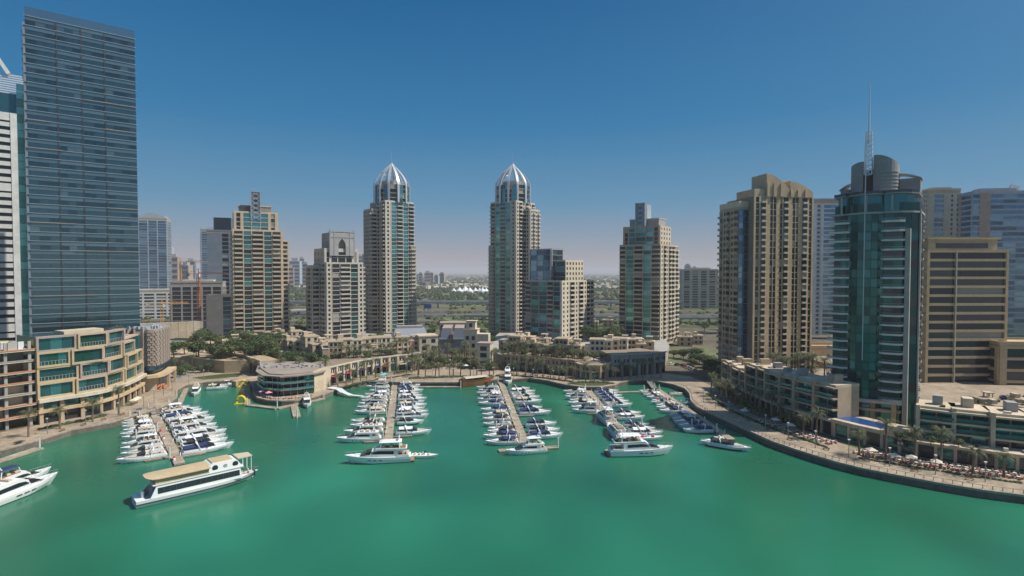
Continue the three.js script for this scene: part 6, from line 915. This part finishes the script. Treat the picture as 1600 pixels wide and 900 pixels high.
L_('beneath the glass-crowned tower', [[54.3,-409.7],[67.4,-417.5],[79.4,-409.7]], 14, 4, 9, 1.35); L_('beneath the domed towers', [[-105.7,-391.5],[-106.9,-421.5],[-70,-433.9],[-64.4,-466]], 14, 4, 5, 1.2); L_('beneath the domed towers', [[-29.2,-421.5],[-25.2,-456.3],[-13.9,-402.2]], 9, 4, 5, 1.2); L_('between the lattice and arch towers', [[-172,-421.5],[-174.2,-447.1],[-159.5,-429.7]], 12, 5, 7, 1.3);
L_('between the ochre high-rise and the crescent', [[107.5,-372.4],[116.5,-367],[116.4,-341.9],[109.7,-304.4]], 20, 5, 2, 1.05); L_('on the shaded terraced promenade', [[99.3,-264.1],[98.5,-233.2],[102.5,-216],[107.2,-201.2]], 12, 1.5, 2, .65); L_('on the car park lawn', [[-183.5,-300.7],[-186.6,-320],[-173,-320]], 8, 2, 2, .7);
L_('on the verge beside the highway', [[-110, -560], [60, -590], [200, -560], [330, -600]], 30, 22, 2, 1.2); L_('on the verge beside the highway', [[-330, -600], [-200, -560]], 14, 16, 2, 1.2); L_('on the terrace of the sunlit shops', [[118, -172.5], [127, -168.5], [137, -165.5]], 5, .6, 7.3, .5);
// clipped bushes and hedges along the promenade
const bushGeo = (() => { const c = new MB(); for (let i = 0; i < 120; i++) { const u = rr(-.2, 1), a = rr(0, 6.283), k = Math.sqrt(Math.max(0, 1 - u * u)), d = rr(.75, 1), P = [k * Math.cos(a) * d, .2 + u * d * .8, k * Math.sin(a) * d], n = unit([P[0] + rr(-.4, .4), P[1] + rr(-.2, .5), P[2] + rr(-.4, .4)]), tx = unit(cross(n, [.3, 1, .2])), ty = cross(n, tx), s = rr(.14, .26), f0 = c.p.length / 3; c.face([[-1, -.6], [1, -.5], [.7, .8], [-.8, .6]].map(([x, y]) => [0, 1, 2].map((j) => P[j] + (tx[j] * x + ty[j] * y) * s))); const v = rr(.6, 1.4); paint(c, f0, [v, v, v]); } return c.geo(); })();
function hedge(label, pts, y = 2, w = 1.2, sp = .9) { const w0 = walk(pts), n = Math.round(w0.len / sp), m = new THREE.InstancedMesh(bushGeo, leafMats[1], n), q = new THREE.Matrix4(), e = new THREE.Euler(); for (let i = 0; i < n; i++) { const p = w0(Math.min(w0.len - .01, (i + .5) / n * w0.len)), s = w * rr(.6, 1); q.compose(new THREE.Vector3(p.x + rr(-.4, .4), y, p.z + rr(-.4, .4)), new THREE.Quaternion().setFromEuler(e.set(0, rr(0, 6), 0)), new THREE.Vector3(s, s * .9, s)); m.setMatrixAt(i, q); } m.name = 'hedge'; m.castShadow = m.receiveShadow = true; scene.add(m); stuff(m, label, 'hedge'); }
hedge('low hedge along the plaza quay', [[-55.6,-300.7],[-35.2,-304.4],[-7.1,-308.2]]); hedge('hedge along the boxed building shops', [[-173.8,-202.8],[-168.9,-211.4],[-163.8,-222.8]]); hedge('hedge round the kidney shaped lawn', [[29,-285.3],[35.2,-290.3],[48.6,-290.3],[53.1,-286.9]], 2, 1); hedge('hedge before the sunlit shops', [[107.7,-171.9],[119.5,-163.4],[130.6,-156.2],[140.2,-150.9]], 2, .8); hedge('hedge along the shaded terraces', [[92.7,-262.7],[91.3,-232.1],[95.5,-206.2],[103.8,-182.6]], 2, .9); hedge('hedge before the cream arcade', [[-88.3,-272.8],[-77.6,-291.9],[-57.7,-312]], 2, .9); hedge('hedge before the red-awning arcade', [[0,-310.1],[17.5,-302.6],[32,-291.9]], 2, .9);
// quay railing, lamps, benches, parasols, tables
{
  const T = thing('quay_railing', 'thin metal railing along the railed promenade', 'railing', 0, 0, 0, 2.3), line = shore.slice(38).map((p) => p), w = walk(offset(line, -.7)); for (let s = 0; s < w.len - 2; s += 2.1) { const p = w(s), q = w(s + 2.1); piece(T, 'post', boxGeo(.14, 1.05, .14), 'rail', p.x, .52, p.z, p.ry); piece(T, 'rail', boxGeo(2.1, .08, .08), 'rail', (p.x + q.x) / 2, 1.02, (p.z + q.z) / 2, p.ry); }
  const lamp = (() => { const g = new THREE.Group(); g.name = 'street_lamp'; new MB().cone(0, 0, .14, .08, 0, 5.4, 8).build('pole', 'rail', g); new MB().cone(0, 0, .18, .42, 5.2, 5.7, 8).build('lamp_head', 'white', g); return g; })();
  const lampAt = (where, pts, n) => alongPts(pts, n, .2, (x, z) => { const c = lamp.clone(); c.name = numbered('street_lamp'); c.position.set(x, 2.04, z); scene.add(c); c.userData = { label: `slim street lamp ${where}`, category: 'street lamp', group: `lamps ${where}` }; });
  lampAt('along the railed promenade', [[84.1,-250.8],[88.3,-217.9],[97.4,-186.8],[107.5,-168.4],[119.7,-158.7],[135.1,-149.1]], 11); lampAt('along the plaza quay', [[-79.1,-285.3],[-54.9,-297.2],[-7,-304.4],[27,-291.9]], 10); lampAt('along the promenade below the boxed building', [[-169,-191.8],[-162.4,-206.2],[-155.1,-231.1],[-166.2,-271.3],[-164.3,-302.6]], 9);
  const bench = (() => { const g = new THREE.Group(); g.name = 'bench'; for (let i = 0; i < 3; i++) part(new MB().box(-1, 1, .42, .48, -.3 + i * .2, -.14 + i * .2), 'seat_slat', 'teak', g); new MB().box(-1, 1, .55, .9, -.36, -.3).build('backrest', 'teak', g); for (const x of [-.8, .8]) part(new MB().box(x - .06, x + .06, 0, .42, -.3, .3), 'leg', 'rail', g); return g; })();
  const benchAt = (where, pts, n) => { const w2 = walk(pts); for (let i = 0; i < n; i++) { const p = w2((i + .5) / n * w2.len), c = bench.clone(); c.name = numbered('bench'); c.position.set(p.x, 2.06, p.z); c.rotation.y = p.ry; scene.add(c); c.userData = { label: `slatted bench ${where}`, category: 'bench', group: `benches ${where}` }; } };
  benchAt('along the railed promenade', [[89.1,-233.2],[95.2,-191.1],[113,-162.3],[132.8,-150.4]], 8); benchAt('along the promenade below the boxed building', [[-164.5,-197.2],[-162.4,-206.2],[-156.9,-227.9]], 4); benchAt('by the restaurant quay', [[-88.1,-274.3],[-80,-288.6]], 3);
  const par = (m) => { const g = new THREE.Group(); g.name = 'parasol'; new MB().cone(0, 0, .05, .05, 0, 2.5, 6).build('pole', 'rail', g); new MB().cone(0, 0, 2, .06, 2.2, 3, 4).build('canopy', m, g); new MB().cone(0, 0, .4, .3, 0, .12, 8).build('base', 'concrete', g); return g; };
  const ps = { cream: [par('umbrella'), 'cream square parasol'], pinkish: [par('pink'), 'pink parasol'], blue: [par('poolPale'), 'pale blue parasol'], white: [par('gel'), 'white parasol'] };
  const parAt = (k, where, list, y = 2.06) => list.forEach(([x, z]) => { const c = ps[k][0].clone(); c.name = numbered('parasol'); c.position.set(x, y, z); c.rotation.y = rr(0, 3); scene.add(c); c.userData = { label: `${ps[k][1]} ${where}`, category: 'parasol', group: `${ps[k][1]}s ${where}` }; });
  parAt('cream', 'outside the sunlit terraced shops', [[112.8,-173.1],[116.4,-167.8],[120.3,-166.1],[124.9,-162.3]]); parAt('cream', 'on the shaded terraced promenade', [[93.6,-222.8],[99.6,-208.8],[101.6,-201.2]]); parAt('pinkish', 'on the restaurant terrace', [[-112.5,-256],[-116.9,-258.7]]); parAt('blue', 'on the cream arcade lawn', [[-70.5,-300.7],[-69.6,-302.6]]); parAt('white', 'on the palm plaza', [[-51.9,-330.6],[-50,-332.8],[-30,-332.8],[-27.5,-330.6]]); parAt('cream', 'outside the boxed building', [[-164.6,-241.1],[-165.6,-244.7]]);
  const table = (() => { const g = new THREE.Group(); g.name = 'cafe_table'; new MB().cone(0, 0, .5, .5, .7, .76, 10).build('table_top', 'gel', g); new MB().cone(0, 0, .06, .06, 0, .7, 6).build('stem', 'rail', g); for (let i = 0; i < 4; i++) { const a = i * 1.571, x = Math.cos(a) * .85, z = Math.sin(a) * .85; const s = part(new MB().obox(x, 0, z, .46, .46, .46, -a), 'chair', pick(['teak', 'beigeCanvas', 'gel', 'red']), g); new MB().obox(x * 1.25, .46, z * 1.25, .08, .5, .46, -a).build('backrest', 'beigeCanvas', s); } return g; })();
  const tabAt = (where, pts, n, rows, jit) => { const w2 = walk(pts); for (let r = 0; r < rows; r++) for (let i = 0; i < n; i++) { const p = w2((i + .5) / n * w2.len), c = table.clone(); c.name = numbered('cafe_table'); c.position.set(p.x - p.ox * r * 2.6 + rr(-jit, jit), 2.06, p.z - p.oz * r * 2.6 + rr(-jit, jit)); c.rotation.y = rr(0, 3); scene.add(c); c.userData = { label: `small cafe table with chairs ${where}`, category: 'table', group: `cafe tables ${where}` }; } };
  tabAt('outside the sunlit terraced shops', [[109.3,-176.2],[121.4,-166.1],[133,-159.2],[142.9,-154.2]], 22, 2, .5); tabAt('on the shaded terraced promenade', [[95,-216],[100.5,-197.2],[107.1,-184.7]], 12, 2, .4); tabAt('on the restaurant terrace', [[-119.7,-261.4],[-109.3,-252.1],[-99.6,-253.4],[-93.8,-260]], 11, 1, .3); tabAt('outside the red-awning arcade', [[-1.8,-316],[17.8,-308.2],[31.1,-298.9]], 10, 1, .4);
  // cars
  const car = (m) => { const g = new THREE.Group(); g.name = 'parked_car'; new MB().slab([[-2.2, .35, .88], [2.2, .35, .88], [2.25, .75, .86], [1.1, .95, .84], [-2.2, .98, .84]]).build('body', m, g); new MB().slab([[-2, .95, .8], [1, .95, .8], [.3, 1.5, .66], [-1.6, 1.5, .66]]).build('cabin', 'glassDark', g); new MB().slab([[-1.55, 1.5, .66], [.28, 1.5, .66], [.2, 1.55, .62], [-1.5, 1.55, .62]]).build('roof', m, g); for (const x of [-1.35, 1.4]) for (const z of [-.8, .8]) { const o = meshOf('wheel', new THREE.CylinderGeometry(.33, .33, .22, 12).rotateX(Math.PI / 2), 'dark', g); o.position.set(x, .33, z); } return g; };
  const cs = [[car('gel'), 'white'], [car('steel'), 'silver'], [car('navy'), 'dark blue'], [car('red'), 'red'], [car('dark'), 'black']];
  const carAt = (where, pts, n, turn, y = 2.1, state = 'parked') => alongPts(pts, n, .3, (x, z) => { const [p, col] = pick(cs), c = p.clone(); c.name = numbered(`${state}_car`); c.position.set(x, y, z); c.rotation.y = R(turn + rr(-3, 3)); scene.add(c); c.userData = { label: `${col} car ${state} ${where}`, category: 'car', group: `${col} cars ${state} ${where}` }; });
  carAt('beside the curved arched wall', [[-180.7,-329.5],[-171.4,-326.3],[-159.7,-323.1]], 11, 60); carAt('in the car park behind the lawn', [[-189,-339.6],[-176,-335]], 7, 70); carAt('on the deck behind the sunlit shops', [[186, -206], [216, -206]], 12, 60, 10.55); carAt('on the deck behind the sunlit shops', [[190, -216], [222, -214]], 11, 60, 10.55); L_('on the deck behind the sunlit shops', [[168, -194], [190, -192], [215, -190]], 9, 1.5, 10.5, .45); carAt('by the arched grey arcade', [[98,-346.6],[105.8,-341.9],[106.7,-324.2]], 7, 30);
  carAt('on the near highway carriageway', [[-500, -724], [500, -726]], 40, 0, 2.1, 'driving'); carAt('on the far highway carriageway', [[-480, -806], [520, -804]], 40, 180, 2.1, 'driving');
  // red amusement ride and sculpture on the quay below the boxed building
  const S = thing('lobster_sculpture', 'orange-red jagged sculpture on the quay below the boxed building', 'sculpture', -173.8,-274.3, 20, 2.06); for (let i = 0; i < 9; i++) { const a = i * .7; part(new MB().tube([[0, .6, 0], [Math.cos(a) * 1.4, 1.6 + (i % 3) * .5, Math.sin(a) * 1.2], [Math.cos(a) * 3, .4 + (i % 2) * 1.2, Math.sin(a) * 2]], (t) => .42 - .28 * t, 6), 'limb', 'orange', S); } new MB().slab([[-2.4, .2, .8], [2.2, .2, .9], [2.6, 1.2, .5], [0, 1.9, .7], [-2.2, 1.2, .4]]).build('body', 'orange', S);
}
// tents beyond the highway
[[709, 1], [717, 1.3], [725, 1.7], [734, 1.3], [742, 1.1], [748, .9], [754, 1.2], [759, 1]].forEach(([px, s], i) => { const T = thing('marquee_tent', 'white peaked marquee tent among the dark trees', 'tent', (px - 800) / 870 * 1560, -1560 - (i % 3) * 20, 0, 2, 'white marquee tents'), b = new MB().cone(0, 0, 8 * s, 1, 4, 5 + 7 * s, 8).cone(0, 0, 1, .05, 5 + 7 * s, 7 + 8 * s, 6); b.build('canopy', 'gel', T); new MB().cone(0, 0, 7.6 * s, 7.6 * s, 0, 4.05, 8).build('side_wall', 'gel', T); });
{ const T = thing('gantry_sign', 'blue highway sign on a gantry beyond the sunlit domed tower', 'sign', -115.3,-760, 5, 2); new MB().box(-5, 5, 8, 14, -.2, .2).build('sign_panel', 'poolBlue', T); for (const x of [-4, 4]) part(new MB().box(x - .4, x + .4, -.5, 8, -.4, .4), 'post', 'steel', T); }
// far woods, scrub and suburbs
function scatter(name, label, cat, n, place, g, m, tint) { const o = new THREE.InstancedMesh(g, m, n), q = new THREE.Matrix4(), e = new THREE.Euler(), col = new THREE.Color(); for (let i = 0; i < n; i++) { const [x, y, z, sx, sy, sz, ry] = place(i); q.compose(new THREE.Vector3(x, y, z), new THREE.Quaternion().setFromEuler(e.set(0, ry, 0)), new THREE.Vector3(sx, sy, sz)); o.setMatrixAt(i, q); if (tint) { const t = tint(); o.setColorAt(i, col.setRGB(t[0], t[1], t[2])); } } o.name = name; o.castShadow = o.receiveShadow = true; scene.add(o); return stuff(o, label, cat); }
const farLeaf = mat('farLeaf', [.06, .08, .032], .9);
scatter('treeline', 'dark green wood beyond the highway', 'woodland', 5000, () => { const z = -rr(960, 2300), x = rr(-.7, .75) * -z, s = rr(2.6, 5.4); return [x, 2, z, s * 1.2, s * 1.3, s * 1.2, rr(0, 6)]; }, bushGeo, leafMats[1]);
scatter('treeline', 'scattered trees between the highway lanes and verges', 'woodland', 700, () => { const z = pick([-604, -668, -765, -850, -935]) - rr(0, 24), x = rr(-.75, .8) * -z, s = rr(1.4, 3.4); return [x, 2, z, s * 1.2, s * 1.2, s * 1.2, rr(0, 6)]; }, bushGeo, leafMats[0]);
scatter('treeline', 'hazy strips of trees among the distant suburbs', 'woodland', 3000, () => { const z = -(2500 + 6500 * rnd() ** 1.6), x = rr(-.8, .85) * -z, s = rr(5, 11); return [x, 2, z, s * 2, s * 1.1, s * 2, rr(0, 6)]; }, bushGeo, leafMats[1]);
const unitBox = new MB().box(-.5, .5, 0, 1, -.5, .5).geo();
scatter('distant_suburb', 'pale low houses of the distant suburbs', 'houses', 2600, () => { const z = -(1900 + 9000 * rnd() ** 1.5), x = rr(-.85, .9) * -z; return [x, 2, z, rr(10, 26), rr(6, 12), rr(10, 22), rr(0, 3)]; }, unitBox, mat('farWall', [.8, .72, .6], .9), () => { const v = rr(.55, 1); return [v, v * .97, v * .9]; });
// distant towers that stand out singly on the skyline
[[438, 405, 12, 2400], [450, 410, 10, 2500], [462, 408, 16, 2300], [472, 404, 9, 2600], [478, 412, 8, 2100], [452, 418, 14, 2000], [562, 400, 8, 2200], [570, 398, 6, 2000], [648, 428, 9, 2600], [657, 427, 6, 2700], [668, 426, 9, 2500], [675, 427, 5, 2800], [683, 431, 6, 2500], [691, 428, 8, 2600], [1074, 415, 9, 2600], [1085, 418, 6, 2800], [1062, 421, 5, 3000], [1052, 424, 4, 3000], [272, 402, 14, 1300], [266, 388, 9, 1500], [299, 408, 12, 1700], [216, 372, 8, 1500], [290, 415, 16, 1600]].forEach(([px, py, w, d], i) => {
  const h = 60 + (424.5 - py) / 870 * d, W = w / 870 * d, T = thing('distant_tower', 'hazy blue-grey tower on the distant skyline', 'tower', (px - 800) / 870 * d, -d, rr(-20, 20), 2, 'hazy towers on the distant skyline'), n = Math.max(3, Math.round(h / 14));
  new MB().box(-W / 2, W / 2, -1, h, -W / 2, W / 2).build('shaft', pick(['paleBlue', 'stoneGrey', 'bluegrey', 'rose']), T); new MB().box(-W * .3, W * .3, h, h + W * .3, -W * .3, W * .3).build('roof_block', 'stoneGrey', T); const b = new MB(); for (let k = 0; k < n; k++) b.box(-W * .44, W * .44, h * (k + .3) / n, h * (k + .75) / n, W / 2, W / 2 + .5); const g = b.build('window_bands', 'glassBlueDark', T); g.userData.kind = 'stuff';
});

flushPieces();
scene.updateMatrixWorld(true);
renderer.render(scene, camera);
